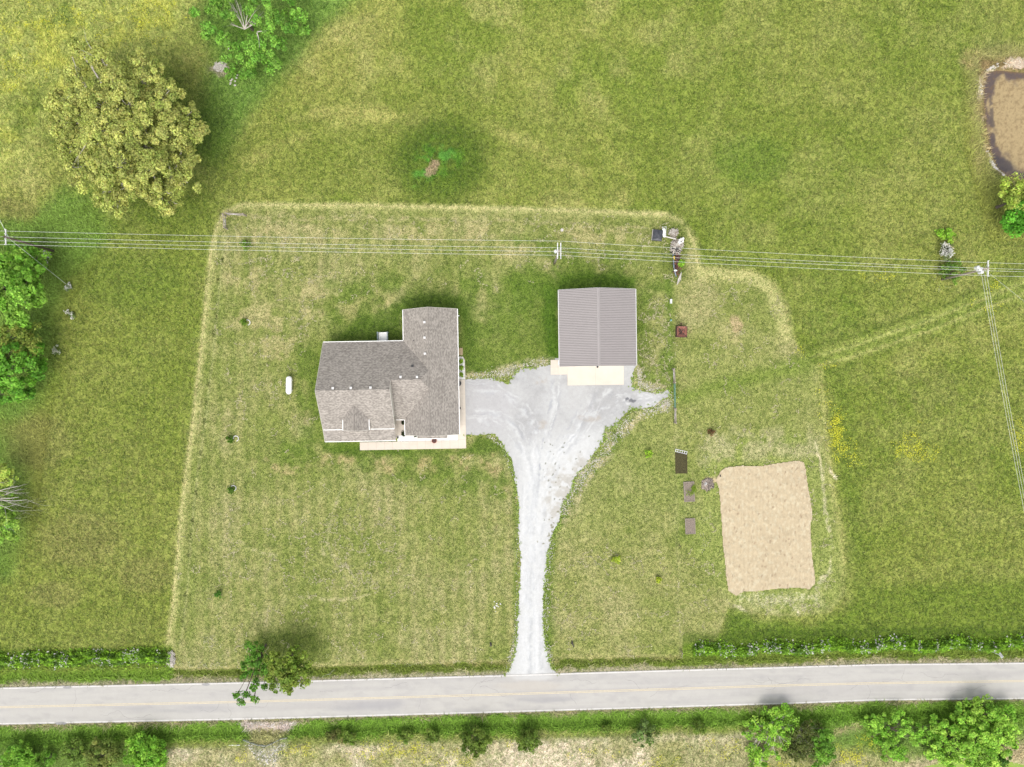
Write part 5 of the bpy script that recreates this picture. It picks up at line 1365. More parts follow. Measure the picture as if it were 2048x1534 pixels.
# raised beds
def bed(label, px, py, w, l, deg, frame_mat, soil_mat, leafy=False, h=.28):
    o = empty('raised_bed', label, 'raised bed', P(px, py), math.radians(deg), 'garden beds beside the tilled plot')
    m = MB()
    for s in (-1, 1): m.box((s * w / 2, 0, h / 2), (.07, l + .07, h)); m.box((0, s * l / 2, h / 2), (w - .07, .07, h))
    m.build('bed_frame', M[frame_mat], o)
    V = []; F = []; nu, nv = 12, 22
    for j in range(nv + 1):
        for i in range(nu + 1):
            x = -w / 2 + .035 + (w - .07) * i / nu; y = -l / 2 + .035 + (l - .07) * j / nv; V.append((x, y, h * .72 + random.uniform(-.02, .035)))
    for j in range(nv):
        for i in range(nu): a = j * (nu + 1) + i; F.append((a, a + 1, a + nu + 2, a + nu + 1))
    m = MB(); m.add(V, F); m.build('soil', M[soil_mat], o)
    if leafy:
        C = []
        for (x, y, n_) in ((.75, .45, 90), (.35, -.2, 60), (-.25, -.15, 40), (.8, .1, 50), (.7, .75, 40)):
            C.append(rng.normal(size=(n_, 3)) * np.array([[.18, .28, .08]]) + np.array([[x, y, .45]]))
        C = np.concatenate(C); cc = np.tile(np.array(A(170, 205, 60)), (len(C), 1)) * rng.uniform(.7, 1.3, (len(C), 1))
        build_leaves('plants', [leaf_arrays(C, rng.normal(size=C.shape) * .5 + np.array([[0, 0, 1.]]), rng.uniform(.08, .15, len(C)), cc)], M['leaf'], o)
    return o
bed('northern grey framed raised bed with bright green plants along its edge', 1377.8, 983, 1.6, 3.1, 3, 'greywood', 'bedsoil', True)
bed('southern smaller raised bed with bare grey soil', 1380, 1052, 1.5, 2.4, 2, 'greywood', 'bedsoil')
bed('dark earth bed in the grass below the white lattice', 1362.5, 926, 1.85, 3.3, 1, 'darksoil', 'darksoil', h=.06)
ld = empty('trellis', 'white ladder shaped trellis lying across the north end of the dark bed', 'trellis', P(1362, 903), math.radians(-13))
m = MB()
for s in (-1, 1): m.box((0, s * .19, .12), (1.95, .06, .06))
m.build('rail', M['galv'], ld)
for k in range(6): m = MB(); m.box((-.93 + k * .372, 0, .12), (.06, .32, .055)); m.build('rung', M['galv'], ld)

# burn pile
bp_ = empty('ash_heap', 'round heap of pale ash and charred sticks beside the tilled plot', 'ash heap', P(1415.5, 968.5))
m = MB(); m.blob((0, 0, 0), (.92, 1.05, .16), 30, 10, .28); m.build('ash', M['ash'], bp_, smooth=True)
m = MB(); m.blob((-.3, .1, .08), (.3, .34, .1), 14, 6, .3); m.build('white_ash', M['whitestone'], bp_, smooth=True)
m = MB()
for k in range(90):
    g = random.uniform(0, 6.28); r = random.uniform(.15, 1.05); x, y = r * math.cos(g), r * math.sin(g) * 1.1; h = .26 * (1 - r * .7) + .05; t_ = random.uniform(0, 6.28); l = random.uniform(.08, .25)
    m.tube([(x, y, h), (x + l * math.cos(t_), y + l * math.sin(t_), h + random.uniform(-.03, .08))], .02, 4)
m.build('charred_sticks', M['char'], bp_)
m = MB(); x, y, _ = P(1440, 951); m.blob((x, y, .18), (.09, .2, .1), 8, 5); m.blob((x + .05, y - .12, .2), (.08, .09, .08), 8, 5); tag(m.build('stump', M['char']), 'small black lump at the northwest corner of the tilled plot', 'stump')

# ------------------------------------------------------------------ the scrap corner northeast of the barn
cart = empty('dump_cart', 'black covered low trailer with pale side boards at the scrap corner', 'trailer', P(1313.5, 472), math.radians(-6))
m = MB(); m.box((0, 0, .45), (1.55, 1.75, .5)); m.box((-.55, .2, .78), (.12, .9, .12)); m.box((.5, .65, .74), (.5, .12, .1)); m.build('bed', M['tarp'], cart, bevel=.06)
m = MB(); m.add([(-.7, -.8, .71), (.75, -.85, .70), (.8, .8, .74), (-.65, .8, .72), (.1, .2, .95), (.1, -.5, .84)], [(0, 1, 5), (1, 2, 4, 5), (2, 3, 4), (3, 0, 5, 4)]); m.build('tarpaulin', M['tarp'], cart)
m = MB(); m.box((-.84, 0, .5), (.06, 1.7, .35)); m.build('side_board', M['stone'], cart)
for s in (-1, 1): m = MB(); m.tube([(s * .72 - .06, -.3, .26), (s * .72 + .06, -.3, .26)], .26, 12); m.build('wheel', M['dark'], cart)
wb = empty('bathtub', 'long white tub standing beside the black trailer', 'tub', P(1327, 467), math.radians(4))
m = MB(); v = []; n = 20
for (z, r) in ((.05, .8), (.5, 1.0), (.52, .82), (.15, .62)):
    for k in range(n): g = 2 * math.pi * k / n; v.append((.27 * r * math.copysign(abs(math.cos(g)) ** .6, math.cos(g)), .72 * r * math.copysign(abs(math.sin(g)) ** .6, math.sin(g)), z))
f = [tuple(range(n - 1, -1, -1)), tuple(3 * n + k for k in range(n))]
for j in range(3): f += [(j * n + k, j * n + (k + 1) % n, (j + 1) * n + (k + 1) % n, (j + 1) * n + k) for k in range(n)]
m.add(v, f); m.build('basin', M['white'], wb)
def heap(name, label, px, py, rx, ry, h, mats, n, cat, ang=0., lsz=(.3, .9), r=(.03, .06)):
    o = empty(name, label, cat, P(px, py), math.radians(ang))
    for mi, mt in enumerate(mats):
        m = MB()
        for k in range(n):
            g = random.uniform(0, 6.28); q = random.random() ** .5; x, y = rx * q * math.cos(g), ry * q * math.sin(g); z = h * (1 - q * q) * random.uniform(.5, 1) + .08; t_ = random.uniform(0, 6.28); l = random.uniform(*lsz) / 2; dz = random.uniform(-.08, .08)
            m.tube([(x - l * math.cos(t_), y - l * math.sin(t_), max(.04, z - dz)), (x + l * math.cos(t_), y + l * math.sin(t_), max(.04, z + dz))], random.uniform(*r), 5)
        m.build(('sticks', 'loose_boards', 'scrap')[mi], M[mt], o)
    return o
heap('brush_pile', 'northern round pile of pale sticks in the scrap corner', 1346.5, 466, .62, .62, .5, ('stone', 'greywood'), 60, 'brush pile')
heap('brush_pile', 'larger pile of pale cut wood just north of the wires', 1354, 488, .95, .68, .55, ('stone', 'greywood'), 80, 'brush pile')
heap('brush_pile', 'tangle of grey branches under the wires in the scrap corner', 1351, 500.5, .75, .45, .4, ('deadwood', 'char'), 60, 'brush pile')
m = MB(); 
for k in range(9): x, y, z = P(1360 + random.uniform(-4, 5), 485 + random.uniform(-7, 9)); m.blob((x, y, .45 + random.uniform(-.1, .2)), (random.uniform(.14, .3), random.uniform(.14, .3), .2), 9, 6, .2)
tag(m.build('rock_pile', M['whitestone']), 'white rocks heaped on the larger wood pile', 'rocks')
m = MB(); m.tube([P(1331, 473, .4), P(1352, 478, .5)], [.11, .13], 9); tag(m.build('fallen_log', M['stone']), 'straight pale beam lying between the tub and the wood pile', 'log')
m = MB(); m.tube([P(1346, 508, .3), P(1348, 535, .3), P(1352, 553, .25)], [.1, .1, .1], 9); tag(m.build('pipe', M['bluegrey'], smooth=True), 'long blue grey pipe lying beside the rusty lumber', 'pipe')
heap('lumber_pile', 'dark rusty lumber stacked east of the blue grey pipe', 1354, 528, .42, 1.9, .4, ('rustdark', 'char', 'rust'), 26, 'lumber', 2, (.5, 1.4))
m = MB()
for k in range(5): m.tube([P(1357 + k * 1.4, 556 - k * 3, .12), P(1354 + k * 1.8, 570 - k * 2.4, .1)], .05, 5)
tag(m.build('board_stack', M['stone']), 'loose tan boards at the south end of the scrap row', 'boards')
m = MB(); m.box(P(1348, 516, .7), (.16, .5, .3), .3); m.box(P(1349, 513, .9), (.1, .1, .4)); tag(m.build('tool_box', M['yellow']), 'small yellow box on the scrap under the wires', 'box')
m = MB(); x, y, z = P(1352, 541, .45); m.blob((x, y, .45), (.2, .14, .14), 10, 6, .2); m.box((x - .2, y, .42), (.24, .16, .16), .4); tag(m.build('bucket', M['white']), 'small white bucket on the rusty lumber', 'bucket')
m = MB(); 
for a, b in (((1325, 460), (1325, 453)), ((1325, 455), (1332, 453)), ((1332.5, 454), (1331.5, 470))): m.tube([P(*a, 1.1), P(*b, 1.1)], .03, 5)
for q in ((1325, 460), (1332, 470), (1332.5, 453)): m.tube([P(*q, 0), (P(*q, 1.1)[0], P(*q, 1.1)[1], 1.1)], .03, 5)
tag(m.build('wire_frame', M['galv']), 'thin white metal frame behind the tub', 'frame')
bush('lime green weed growing beside the rusty lumber', 1363, 527, 7, .7, (150, 196, 60), (120, 170, 46), n=4, leaf=.14, dens=9, per=30, cr=.25, name='weed', cat='weed')

# ------------------------------------------------------------------ lawn saplings and small things
def ring(px, py, r):
    m = MB(); x, y, _ = P(px, py); z = float(gz(np.array([x]), np.array([y]))[0])
    for k in range(12):
        g = 2 * math.pi * k / 16 - 1.2; m.blob((x + r * math.cos(g), y + r * math.sin(g), z + .05), (.09, .09, .07), 7, 4, .2)
    return m
for (px, py, r, c1, c2, lab, rg) in ((487, 643, 6.5, (104, 140, 40), (84, 120, 32), 'small green sapling with a stone half ring in the northwest lawn', (495, 645)), (459.5, 879, 8, (88, 126, 36), (70, 108, 30), 'largest of the small saplings, west of the house porch', (472, 877)),
                                     (462, 980, 6.5, (92, 130, 40), (74, 112, 32), 'small flat sapling southwest of the house', (467, 976)), (437, 1188, 8, (84, 136, 42), (70, 116, 34), 'dense green sapling in the southwest lawn', None),
                                     (1233, 1120, 10, (176, 200, 66), (150, 180, 56), 'thin yellow green sapling in the lawn east of the drive', None), (1318, 1160, 5.5, (170, 190, 56), (150, 176, 48), 'tiny yellow green sapling southeast of the thin one', None),
                                     (1298, 908, 9, (166, 204, 66), (134, 182, 50), 'yellow green young tree with a mulch patch east of the gravel', None), (492, 488, 13, (116, 152, 56), (100, 138, 46), 'soft green patchy shrub beneath the wires in the northwest lawn', None)):
    bush(lab, px, py, r, .8, c1, c2, n=5, leaf=.13, dens=9 if px != 492 and px != 1233 else 4, per=26, cr=.24, name='sapling', cat='sapling', group='young saplings on the lawn')
    if rg: tag(ring(rg[0], rg[1], .42).build('stone_ring', M['whitestone']), {487: 'half ring of white stones at the northwest sapling', 459: 'half ring of white stones at the sapling west of the porch', 462: 'half ring of white stones at the flat sapling'}[int(px)], 'stones')
bush('reddish brown dead shrub north of the tilled plot', 1421, 863, 8, .7, (124, 92, 62), (100, 96, 50), n=5, leaf=.12, dens=6, per=24, cr=.25, twigs=.3)
for (px, py, lab, l) in ((982, 1288, 'small black dead stub in the grass west of the driveway mouth', 4), (1145, 1287, 'longer black dead twig in the grass east of the driveway mouth', 8)):
    x, y, _ = P(px, py); m = MB(); m.tube([(x - .1, y + l * .05, .05), (x, y, .3), (x + .1 * l / 4, y - l * .07, .12)], [.12, .1, .06], 6); 
    for k in range(8): g = random.uniform(0, 6.28); m.tube([(x, y, .2), (x + .35 * math.cos(g), y + .35 * math.sin(g), random.uniform(.1, .4))], [.035, .015], 4)
    tag(m.build('dead_sapling', M['char']), lab, 'dead sapling', 'dead saplings by the driveway mouth')
m = MB()
for k in range(14): x, y, _ = P(991 + random.gauss(0, 4), 1214 + random.gauss(0, 5)); r = random.uniform(.05, .13); m.blob((x, y, .05), (r, r, r * .6), 7, 4, .2)
tag(m.build('stone_scatter', M['whitestone']), 'little scatter of white stones in the lawn just west of the driveway', 'stones')
for (px, py, r, lab) in ((1124, 460, 3.2, 'round pale manhole cover in the grass north of the barn'),):
    m = MB(); x, y, _ = P(px, py); m.tube([(x, y, -.05), (x, y, .09), (x, y, .12)], [r * S, r * S, r * S * .9], 20); tag(m.build('septic_lid', M['stone']), lab, 'cover')
m = MB(); x, y, _ = P(1341, 641); m.tube([(x, y, -.05), (x, y, .5)], .13, 12); m.tube([(x, y, .5), (x, y, .58)], [.16, .05], 12); tag(m.build('riser_pipe', simple('pale_blue_plastic', A(150, 200, 196), .5, .1)), 'pale blue capped pipe in the fence line east of the barn', 'pipe')
m = MB(); x, y, _ = P(1341, 603); m.box((x, y, .3), (.3, .7, .5)); tag(m.build('utility_box', M['galv'], bevel=.04), 'grey utility box in the fence line north of the blue pipe', 'utility box')
m = MB(); x, y, _ = P(1358, 1090); m.tube([(x, y, -.05), (x, y, 1.1)], .06, 6); tag(m.build('fence_post', M['polewood']), 'lone dark post in the lawn south of the raised beds', 'post')
m = MB(); x, y, _ = P(1362, 1302); m.tube([(x, y, -.05), (x, y, 1.2)], .06, 6); m.tube([(x, y, .9), (x + .15, y - 1.1, 0)], .04, 5); tag(m.build('fence_post', M['greywood']), 'lone grey braced post near the road east of the driveway', 'post')
# rocks at the head of the drainage line
RK = 'rocks below the northern tree'
for (px, py, n_, sp, lab) in ((455, 97, 3, 2.5, 'single pale rock pair beside the northern tree'), (467, 162, 9, 6, 'cluster of grey white rocks below the northern tree'), (486, 154, 3, 2.5, 'small rocks right of the grey white cluster')):
    m = MB()
    for k in range(n_): x, y, _ = P(px + random.gauss(0, sp), py + random.gauss(0, sp)); r = random.uniform(.1, .24); m.blob((x, y, .1), (r, r * .8, r * .6), 8, 5, .22)
    tag(m.build('rock_pile', M['stone']), lab, 'rocks', RK)
heap('brush_pile', 'faded heap of brush below the northern tree', 441, 134, 1.0, .8, .35, ('deadwood', 'stone'), 60, 'brush pile')
# pond bank stones
m = MB()
for (a, b, n_) in (((1960, 190), (1972, 140), 16), ((1972, 140), (1998, 128), 14), ((1957, 165), (1962, 180), 6), ((1980, 325), (2010, 350), 26), ((1975, 300), (1982, 325), 8)):
    for k in range(n_):
        t = random.random(); x, y, _ = P(a[0] + (b[0] - a[0]) * t + random.gauss(0, 1.5), a[1] + (b[1] - a[1]) * t + random.gauss(0, 1.5)); r = random.uniform(.1, .26)
        m.blob((x, y, float(gz(np.array([x]), np.array([y]))[0]) + .04), (r, r * .8, r * .5), 7, 4, .25)
tag(m.build('bank_stones', M['stone']), 'pale stones lining the west bank of the brown pond', kind='stuff')
m = MB(); 
for k in range(26):
    x, y, _ = P(2040 + random.gauss(0, 9), 128 + random.gauss(0, 4)); r = random.uniform(.25, .6); m.blob((x, y, float(gz(np.array([x]), np.array([y]))[0]) + .02), (r, r, r * .35), 9, 5, .2)
tag(m.build('bare_bank', simple('pale_clay', A(228, 206, 180), 1, .15, 2)), 'pale clay lump on the north bank of the brown pond', 'clay bank')

# ------------------------------------------------------------------ silt fence, pipe and riprap at the culvert
sf = empty('silt_fence', 'low grey silt fence on black stakes below the culvert', 'fence', (0, 0, 0))
sp = [(483, 1484), (499, 1490), (514, 1494), (529, 1496), (543, 1490), (556, 1483), (572, 1480)]
sp = [(1024 + (x - 1024) * .9925, 767 + (y - 767) * .9925) for x, y in sp]; W0 = []
for q in sp:
    x, y, _ = P(*q); z = float(gz(np.array([x]), np.array([y]))[0]); W0.append((x, y, z))
    m = MB(); m.tube([(x, y, z - .1), (x, y, z + .95)], .035, 5); m.build('stake', M['dark'], sf)
m = MB()
for a, b in zip(W0[:-1], W0[1:]): m.add([(a[0], a[1], a[2]), (b[0], b[1], b[2]), (b[0], b[1], b[2] + .45), (a[0], a[1], a[2] + .45), (a[0], a[1] - .02, a[2]), (b[0], b[1] - .02, b[2]), (b[0], b[1] - .02, b[2] + .45), (a[0], a[1] - .02, a[2] + .45)], [(0, 1, 2, 3), (7, 6, 5, 4), (3, 2, 6, 7)])
m.build('fabric', M['silt'], sf)
m = MB(); a = P(458, 1490); b = P(480, 1490); m.tube([(a[0], a[1], .05), (b[0], b[1], .05)], .07, 10); tag(m.build('pipe', M['white'], smooth=True), 'short white pipe lying left of the silt fence', 'pipe')
V = []; m = MB()
def stones(n_, pts, r0, r1, zoff=0.0):
    pa = np.array(pts); k = 0
    while k < n_:
        px = random.uniform(pa[:, 0].min(), pa[:, 0].max()); py = random.uniform(pa[:, 1].min(), pa[:, 1].max())
        if not bool(in_poly(pts, np.array([px]), np.array([py]))[0]): continue
        x, y, _ = P(px, py); r = random.uniform(r0, r1); m.blob((x, y, float(gz(np.array([x]), np.array([y]))[0]) + zoff), (r, r * random.uniform(.7, 1), r * .6), 6, 4, .25); k += 1
stones(520, [(480, 1446), (594, 1443), (585, 1452), (575, 1464), (545, 1458), (510, 1458), (496, 1467)], .06, .14)
stones(140, [(486, 1486), (532, 1498), (578, 1482), (560, 1512), (548, 1534), (520, 1528)], .06, .14)
tag(m.build('riprap', simple('riprap_stone', (.52, .49, .46), .95, .3, 4, bump=.02)), 'broken pale riprap stone around the culvert', kind='stuff')


# ------------------------------------------------------------------ growth on the ground: sward tufts, weeds, flowers
def blocked(px, py):
    b_ = (py > sm(px, ROAD_T) - 1) & (py < sm(px, ROAD_B) + 1)
    for pts in (DRIVE, POND, POND2): b_ |= in_poly(pts, px, py)
    b_ |= in_poly(PLOT, px, py)
    for (x0, y0, x1, y1) in ((636, 678, 932, 900), (806, 612, 930, 760), (1100, 580, 1275, 775), (1368, 962, 1388, 1003), (1370, 1036, 1390, 1067), (1351, 905, 1374, 947), (1352, 652, 1372, 676), (1303, 460, 1325, 485)):
        b_ |= (px > x0) & (px < x1) & (py > y0) & (py < y1)
    return b_


def tuft_mesh(name, n, hfun, cfun, label, kind='stuff', area=(-20, 2068, -20, 1554), blades=3, filt=None, width=.035):
    px = rng.uniform(area[0], area[1], n); py = rng.uniform(area[2], area[3], n)
    k = ~blocked(px, py)
    if filt is not None: k &= filt(px, py)
    px, py = px[k], py[k]; X = (px - 1024) * S; Y = (767 - py) * S
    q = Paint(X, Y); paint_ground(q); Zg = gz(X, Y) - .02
    h = hfun(q, px, py); n = len(X)
    Vs = []; Cs = []
    base = cfun(q, px, py)
    for b_ in range(blades):
        g = rng.uniform(0, 2 * math.pi, n); lean = rng.uniform(.8, 2.2, n) * h; w = width * rng.uniform(.6, 1.6, n)
        ox, oy = rng.normal(0, .07, n), rng.normal(0, .07, n)
        dx, dy = np.cos(g), np.sin(g)
        p0 = np.stack([X + ox - dy * w, Y + oy + dx * w, Zg], 1); p1 = np.stack([X + ox + dy * w, Y + oy - dx * w, Zg], 1)
        p2 = np.stack([X + ox + dx * lean, Y + oy + dy * lean, Zg + h * rng.uniform(.5, 1.1, n)], 1)
        Vs.append(np.stack([p0, p1, p2], 1)); c = np.clip(base * rng.uniform(.55, 1.5, (n, 1)), 0, .8)
        Cs.append(np.repeat(c[:, None, :], 3, 1))
    V = np.concatenate(Vs).reshape(-1, 3); C = np.concatenate(Cs).reshape(-1, 3)
    o = mesh_np(name, V, np.arange(len(V)).reshape(-1, 3), M['blade'], C)
    tag(o, label, kind=kind); return o


def inl(px, py): return in_poly(LAWN, px, py)
tuft_mesh('grass', 230000, lambda q, px, py: np.where(inl(px, py), .09, .2) * rng.uniform(.6, 1.5, len(px)) * (1 + .8 * (py < 300) * (px < 420)),
          lambda q, px, py: q.c * np.where(rng.random((q.n, 1)) < .3, np.array([[1.35, 1.22, 1.35]]), np.where(rng.random((q.n, 1)) < .3, np.array([[.62, .74, .55]]), 1.0)), 'grass tufts covering the lawn and fields', width=.05)
# rank weeds in the ditches, field edges and round the trees
def rank(px, py):
    t = sm(px, ROAD_T); b = sm(px, ROAD_B); nd = t - py; sd_ = py - b
    k = ((nd > 10) & (nd < 34)) | ((sd_ > 6) & (sd_ < 48)) | in_poly([(400, -20), (700, -20), (560, 150), (480, 260), (420, 330), (390, 250), (420, 120)], px, py)
    k |= in_poly([(60, 430), (190, 400), (200, 520), (110, 640), (105, 800), (60, 1100), (-20, 1160), (-20, 470)], px, py) | in_poly([(-20, 1480), (330, 1490), (330, 1554), (-20, 1554)], px, py) | in_poly([(1540, 1440), (2068, 1430), (2068, 1520), (1700, 1500)], px, py)
    k |= in_poly([(1930, 100), (2068, 90), (2068, 130), (1975, 130), (1960, 220), (1990, 360), (2068, 380), (2068, 480), (1980, 480), (1930, 300)], px, py)
    return k & ~((nd > 0) & (px > 345) & (px < 1365) & (nd > 24))
tuft_mesh('weeds', 420000, lambda q, px, py: .42 * rng.uniform(.5, 1.4, len(px)), lambda q, px, py: q.c * np.array([[1.6, 1.5, 1.5]]), 'rank weeds in the ditches and field corners', blades=3, filt=rank, width=.055)


# brambles and weeds along the fence rows beside the road
def hedge(name, label, x0, x1, yf, half, n, h, c1, c2, white=.04):
    px = rng.uniform(x0, x1, n); dens = fbm(px * .05, px * 0 + 2, 3, 3); keep = rng.random(n) < np.clip(dens * 2.2 - .25, .15, 1); px = px[keep]; n = len(px)
    off_ = rng.normal(0, half * .5, n); py = yf(px) + off_
    X = (px - 1024) * S; Y = (767 - py) * S
    hh = h * np.clip(fbm(px * .12, py * .12, 6, 3) * 1.7, .3, 1.4) * np.clip(1.15 - np.abs(off_) / half * .7, .25, 1)
    Z_ = gz(X, Y) + hh * rng.random(n) ** .5
    C = np.stack([X, Y, Z_], 1); N = rng.normal(size=(n, 3)) * .7 + np.array([[0, -.3, 1.]])
    k = np.clip((fbm(px * .08, py * .3, 9, 3) - .35) * 3, 0, 1)[:, None]
    cc = 2.1 * np.array([1.08, 1.0, 1.1]) * (np.array(A(*c1)) * k + np.array(A(*c2)) * (1 - k)) * rng.uniform(.6, 1.35, (n, 1))
    wz_ = (rng.random(n) < white * 4 * (fbm(px * .1, px * 0 + 7, 5, 2) > .52)) & (Z_ > hh * .4)
    cc[wz_] = np.array(A(236, 232, 228)) * 1.6; sz = rng.uniform(.12, .3, n)
    o = build_leaves(name, [leaf_arrays(C, N, sz, cc)], M['leaf']); tag(o, label, kind='stuff')
hedge('undergrowth', 'bright bramble row with white flower sprays north of the road at right', 1385, 2068, lambda x: sm(x, ROAD_T) - 37 - 5 * np.sin(x * .05), 13, 26000, .95, (136, 184, 48), (84, 122, 36), .05)
hedge('undergrowth', 'bright bramble row north of the road at left', -20, 343, lambda x: sm(x, ROAD_T) - 56 + 3 * np.sin(x * .06), 14, 16000, .95, (142, 190, 52), (84, 120, 38), .04)
heap('brush_pile', 'dry grey brush at the end of the left bramble row', 343, 1318, .6, 1.3, .5, ('deadwood', 'stone'), 70, 'brush pile')


def flowers(name, label, spots, c, sz=(.08, .17), z=(.15, .4), gain=1.4):
    L = []
    for (px, py, rx, ry, n) in spots:
        # flowers gather in little drifts
        m_ = max(3, n // 9); gx0 = rng.normal(px, rx * .5, m_); gy0 = rng.normal(py, ry * .5, m_)
        i = rng.integers(0, m_, n); x = gx0[i] + rng.normal(0, 3.6, n); y = gy0[i] + rng.normal(0, 3.6, n)
        k = ~blocked(x, y); x, y = x[k], y[k]; n2 = len(x)
        if n2 == 0: continue
        X = (x - 1024) * S; Y = (767 - y) * S
        C = np.stack([X, Y, gz(X, Y) + rng.uniform(*z, n2)], 1)
        L.append(leaf_arrays(C, rng.normal(size=(n2, 3)) * .35 + np.array([[0, 0, 1.]]), rng.uniform(*sz, n2), np.tile(np.array(A(*c)) * gain, (n2, 1)) * rng.uniform(.8, 1.1, (n2, 1)), 1.15))
    o = build_leaves(name, L, M['leaf']); tag(o, label, kind='stuff')
flowers('wildflowers', 'yellow flowers scattered through the fields and ditch banks', [(1672, 860, 14, 50, 700), (1690, 900, 22, 30, 260), (1820, 890, 40, 30, 420), (1850, 910, 40, 16, 160), (2040, 880, 18, 40, 300), (1660, 735, 16, 6, 40), (1600, 702, 8, 8, 30),
        (1760, 555, 40, 12, 90), (1985, 575, 14, 12, 60), (1640, 800, 14, 30, 40), (600, 1500, 40, 14, 200), (820, 1500, 90, 16, 500), (740, 1510, 60, 14, 120), (880, 1520, 60, 14, 140), (480, 1512, 14, 10, 70), (1010, 1486, 30, 8, 30), (1190, 1500, 60, 20, 80),
        (1320, 1525, 60, 20, 120), (1440, 1500, 60, 24, 180), (1560, 1530, 50, 12, 120), (1700, 1510, 30, 28, 420), (1740, 1480, 20, 16, 120), (80, 40, 120, 50, 500), (300, 25, 60, 40, 420), (40, 140, 80, 60, 300), (200, 90, 100, 40, 200), (150, 30, 80, 30, 200), (1970, 610, 40, 14, 60)], (240, 238, 76), gain=1.65)
flowers('white_clover', 'tiny white blossoms and pale flecks in the verges and lawn', [(440, 1333, 60, 5, 90), (380, 1332, 60, 4, 60), (640, 1322, 60, 10, 40), (790, 1330, 80, 8, 60), (900, 1328, 70, 8, 50), (1240, 1330, 90, 5, 50), (1130, 1330, 60, 6, 20), (420, 1285, 22, 14, 130), (200, 1320, 60, 12, 40),
        (1800, 1303, 120, 10, 80), (620, 1080, 120, 120, 120), (700, 1140, 60, 60, 60), (560, 480, 90, 20, 120), (660, 490, 60, 30, 80), (1880, 570, 40, 20, 30), (1560, 1200, 70, 14, 160), (1600, 1215, 40, 10, 60), (1640, 870, 30, 20, 40), (1420, 900, 20, 40, 60), (1410, 1060, 10, 60, 50)], (232, 226, 196), (.06, .15), (.04, .14))

# pale dead stems left in wandering trails on the lawn
Cs = []; Us = []
for k in range(760):
    zone = random.choice([(430, 430, 1000, 620), (430, 900, 1000, 1320), (360, 1000, 760, 1300), (430, 500, 640, 880), (1000, 440, 1340, 560), (1100, 1100, 1420, 1320), (1400, 560, 1600, 900), (600, 1040, 800, 1180), (1280, 600, 1340, 780), (1400, 870, 1660, 1230)])
    x = random.uniform(zone[0], zone[2]); y = random.uniform(zone[1], zone[3]); a_ = random.uniform(0, 6.28)
    for i in range(random.randint(4, 26)):
        a_ += random.gauss(0, .7); x += 2.0 * math.cos(a_); y += 2.0 * math.sin(a_)
        if random.random() < .75: Cs.append((x + random.gauss(0, .6), y + random.gauss(0, .6)))
Cs = np.array(Cs); k = ~blocked(Cs[:, 0], Cs[:, 1]) & inl(Cs[:, 0], Cs[:, 1]) & ~in_poly([(640, 625), (790, 570), (970, 570), (1000, 740), (930, 760), (640, 700)], Cs[:, 0], Cs[:, 1]) & ~in_poly([(1080, 540), (1280, 540), (1280, 590), (1120, 590), (1120, 730), (1080, 730)], Cs[:, 0], Cs[:, 1]); Cs = Cs[k]; n = len(Cs)
X = (Cs[:, 0] - 1024) * S; Y = (767 - Cs[:, 1]) * S
o = build_leaves('dry_grass', [leaf_arrays(np.stack([X, Y, gz(X, Y) + rng.uniform(.02, .08, n)], 1), rng.normal(size=(n, 3)) * .2 + np.array([[0, 0, 1.]]), rng.uniform(.07, .19, n), 1.05 * np.array(A(226, 218, 174))[None] * rng.uniform(.8, 1.5, (n, 1)), 2.2)], M['leaf'])
tag(o, 'pale dead stems lying in wandering trails on the lawn', kind='stuff')

# weeds rooted along the ragged gravel edge
def edgeline(px, py):
    return np.zeros(len(px), bool)
L = []; P_ = np.array(DRIVE)
for i in range(len(P_)):
    a = P_[i]; b = P_[(i + 1) % len(P_)]
    if min(a[1], b[1]) > 1340 or (a[0] < 932 and b[0] < 932) or (min(a[1], b[1]) < 735 and max(a[0], b[0]) > 1100): continue
    l = math.hypot(*(b - a)); n = int(l * (1.1 if a[0] > 1095 else .6) * random.uniform(.1, 1.6)); t = rng.random(n)
    x = a[0] + (b[0] - a[0]) * t + rng.normal(0, 3.2 if a[0] > 1150 else 1.4, n); y = a[1] + (b[1] - a[1]) * t + rng.normal(0, 3.0 if a[0] > 1095 else 1.6, n)
    X = (x - 1024) * S; Y = (767 - y) * S
    for r in range(6):
        C = np.stack([X + rng.normal(0, .08, n), Y + rng.normal(0, .08, n), rng.uniform(.02, .16, n)], 1)
        L.append(leaf_arrays(C, rng.normal(size=(n, 3)) * .6 + np.array([[0, 0, 1.]]), rng.uniform(.07, .18, n), 1.9 * np.array(A(150, 172, 84))[None] * rng.uniform(.6, 1.5, (n, 1))))
tag(build_leaves('edge_weeds', L, M['leaf']), 'small weeds creeping over the gravel edge', kind='stuff')

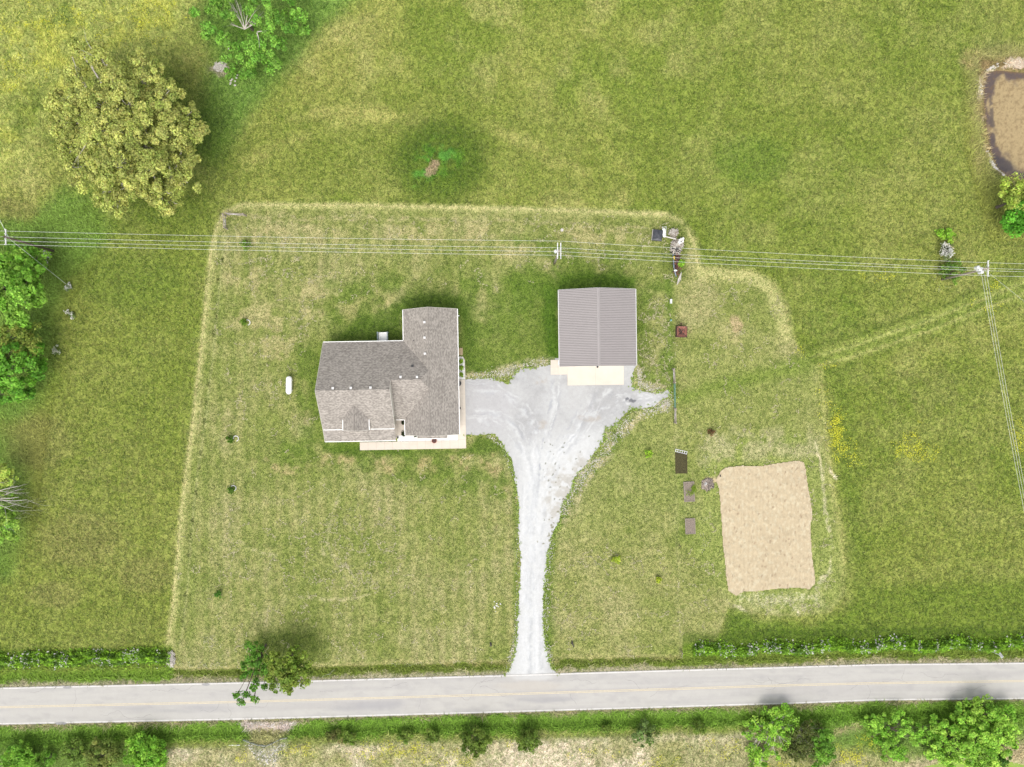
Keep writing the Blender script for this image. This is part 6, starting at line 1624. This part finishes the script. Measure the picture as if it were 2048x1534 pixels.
# crushed stone kicked out into the grass
Cs = []
for pts, w_, n_ in (([(1262, 838), (1222, 885), (1180, 940), (1140, 985), (1118, 1030)], 7, 900), ([(1285, 822), (1330, 812), (1334, 790)], 7, 500), ([(935, 755), (1000, 747), (1040, 736), (1098, 726)], 5, 500), ([(1276, 740), (1272, 765), (1320, 785)], 6, 450),
                    ([(1104, 1070), (1094, 1150), (1091, 1290), (1108, 1335)], 3, 400), ([(1036, 950), (1037, 1200), (1030, 1290), (1015, 1340)], 3, 400), ([(975, 870), (1005, 890), (1030, 960)], 2.5, 120)):
    pa = np.array(pts, float)
    for k in range(n_):
        i = random.randrange(len(pa) - 1); t = random.random(); q = pa[i] + (pa[i + 1] - pa[i]) * t; Cs.append((q[0] + random.gauss(0, w_), q[1] + random.gauss(0, w_)))
Cs = np.array(Cs); k = ~blocked(Cs[:, 0], Cs[:, 1]); Cs = Cs[k]; n = len(Cs); X = (Cs[:, 0] - 1024) * S; Y = (767 - Cs[:, 1]) * S
tag(build_leaves('loose_gravel', [leaf_arrays(np.stack([X, Y, gz(X, Y) + .05], 1), rng.normal(size=(n, 3)) * .15 + np.array([[0, 0, 1.]]), rng.uniform(.06, .2, n), 1.45 * np.array(A(222, 216, 204))[None] * rng.uniform(.7, 1.2, (n, 1)), 1.2)], M['blade']), 'loose crushed stone scattered into the grass beside the driveway', kind='stuff')

# clumps in the row along the west side of the lawn
RW = 'dark grass clumps in a row down the west side of the lawn'
for (px, py) in ((445, 520), (437, 560), (432, 632), (427, 668), (417, 770), (413, 806), (408, 843), (402, 905), (398, 935), (393, 985), (386, 1042), (380, 1068), (377, 1110), (370, 1190), (365, 1240)):
    n = 26; x, y, _ = P(px, py)
    C = rng.normal(size=(n, 3)) * np.array([[.14, .26, .0]]); C[:, 2] = rng.uniform(.03, .16, n)
    V, Cc = leaf_arrays(C, rng.normal(size=(n, 3)) + np.array([[0, 0, .7]]), rng.uniform(.08, .2, n), np.array(A(158, 168, 96))[None] * rng.uniform(.6, 1.2, (n, 1)))
    o = mesh_np('grass_clump', V, np.arange(len(V)).reshape(-1, 4), M['leaf'], Cc); o.location = (x, y, 0)
    tag(o, 'small dark grass clump in the row down the west side of the lawn', 'grass clump', RW)
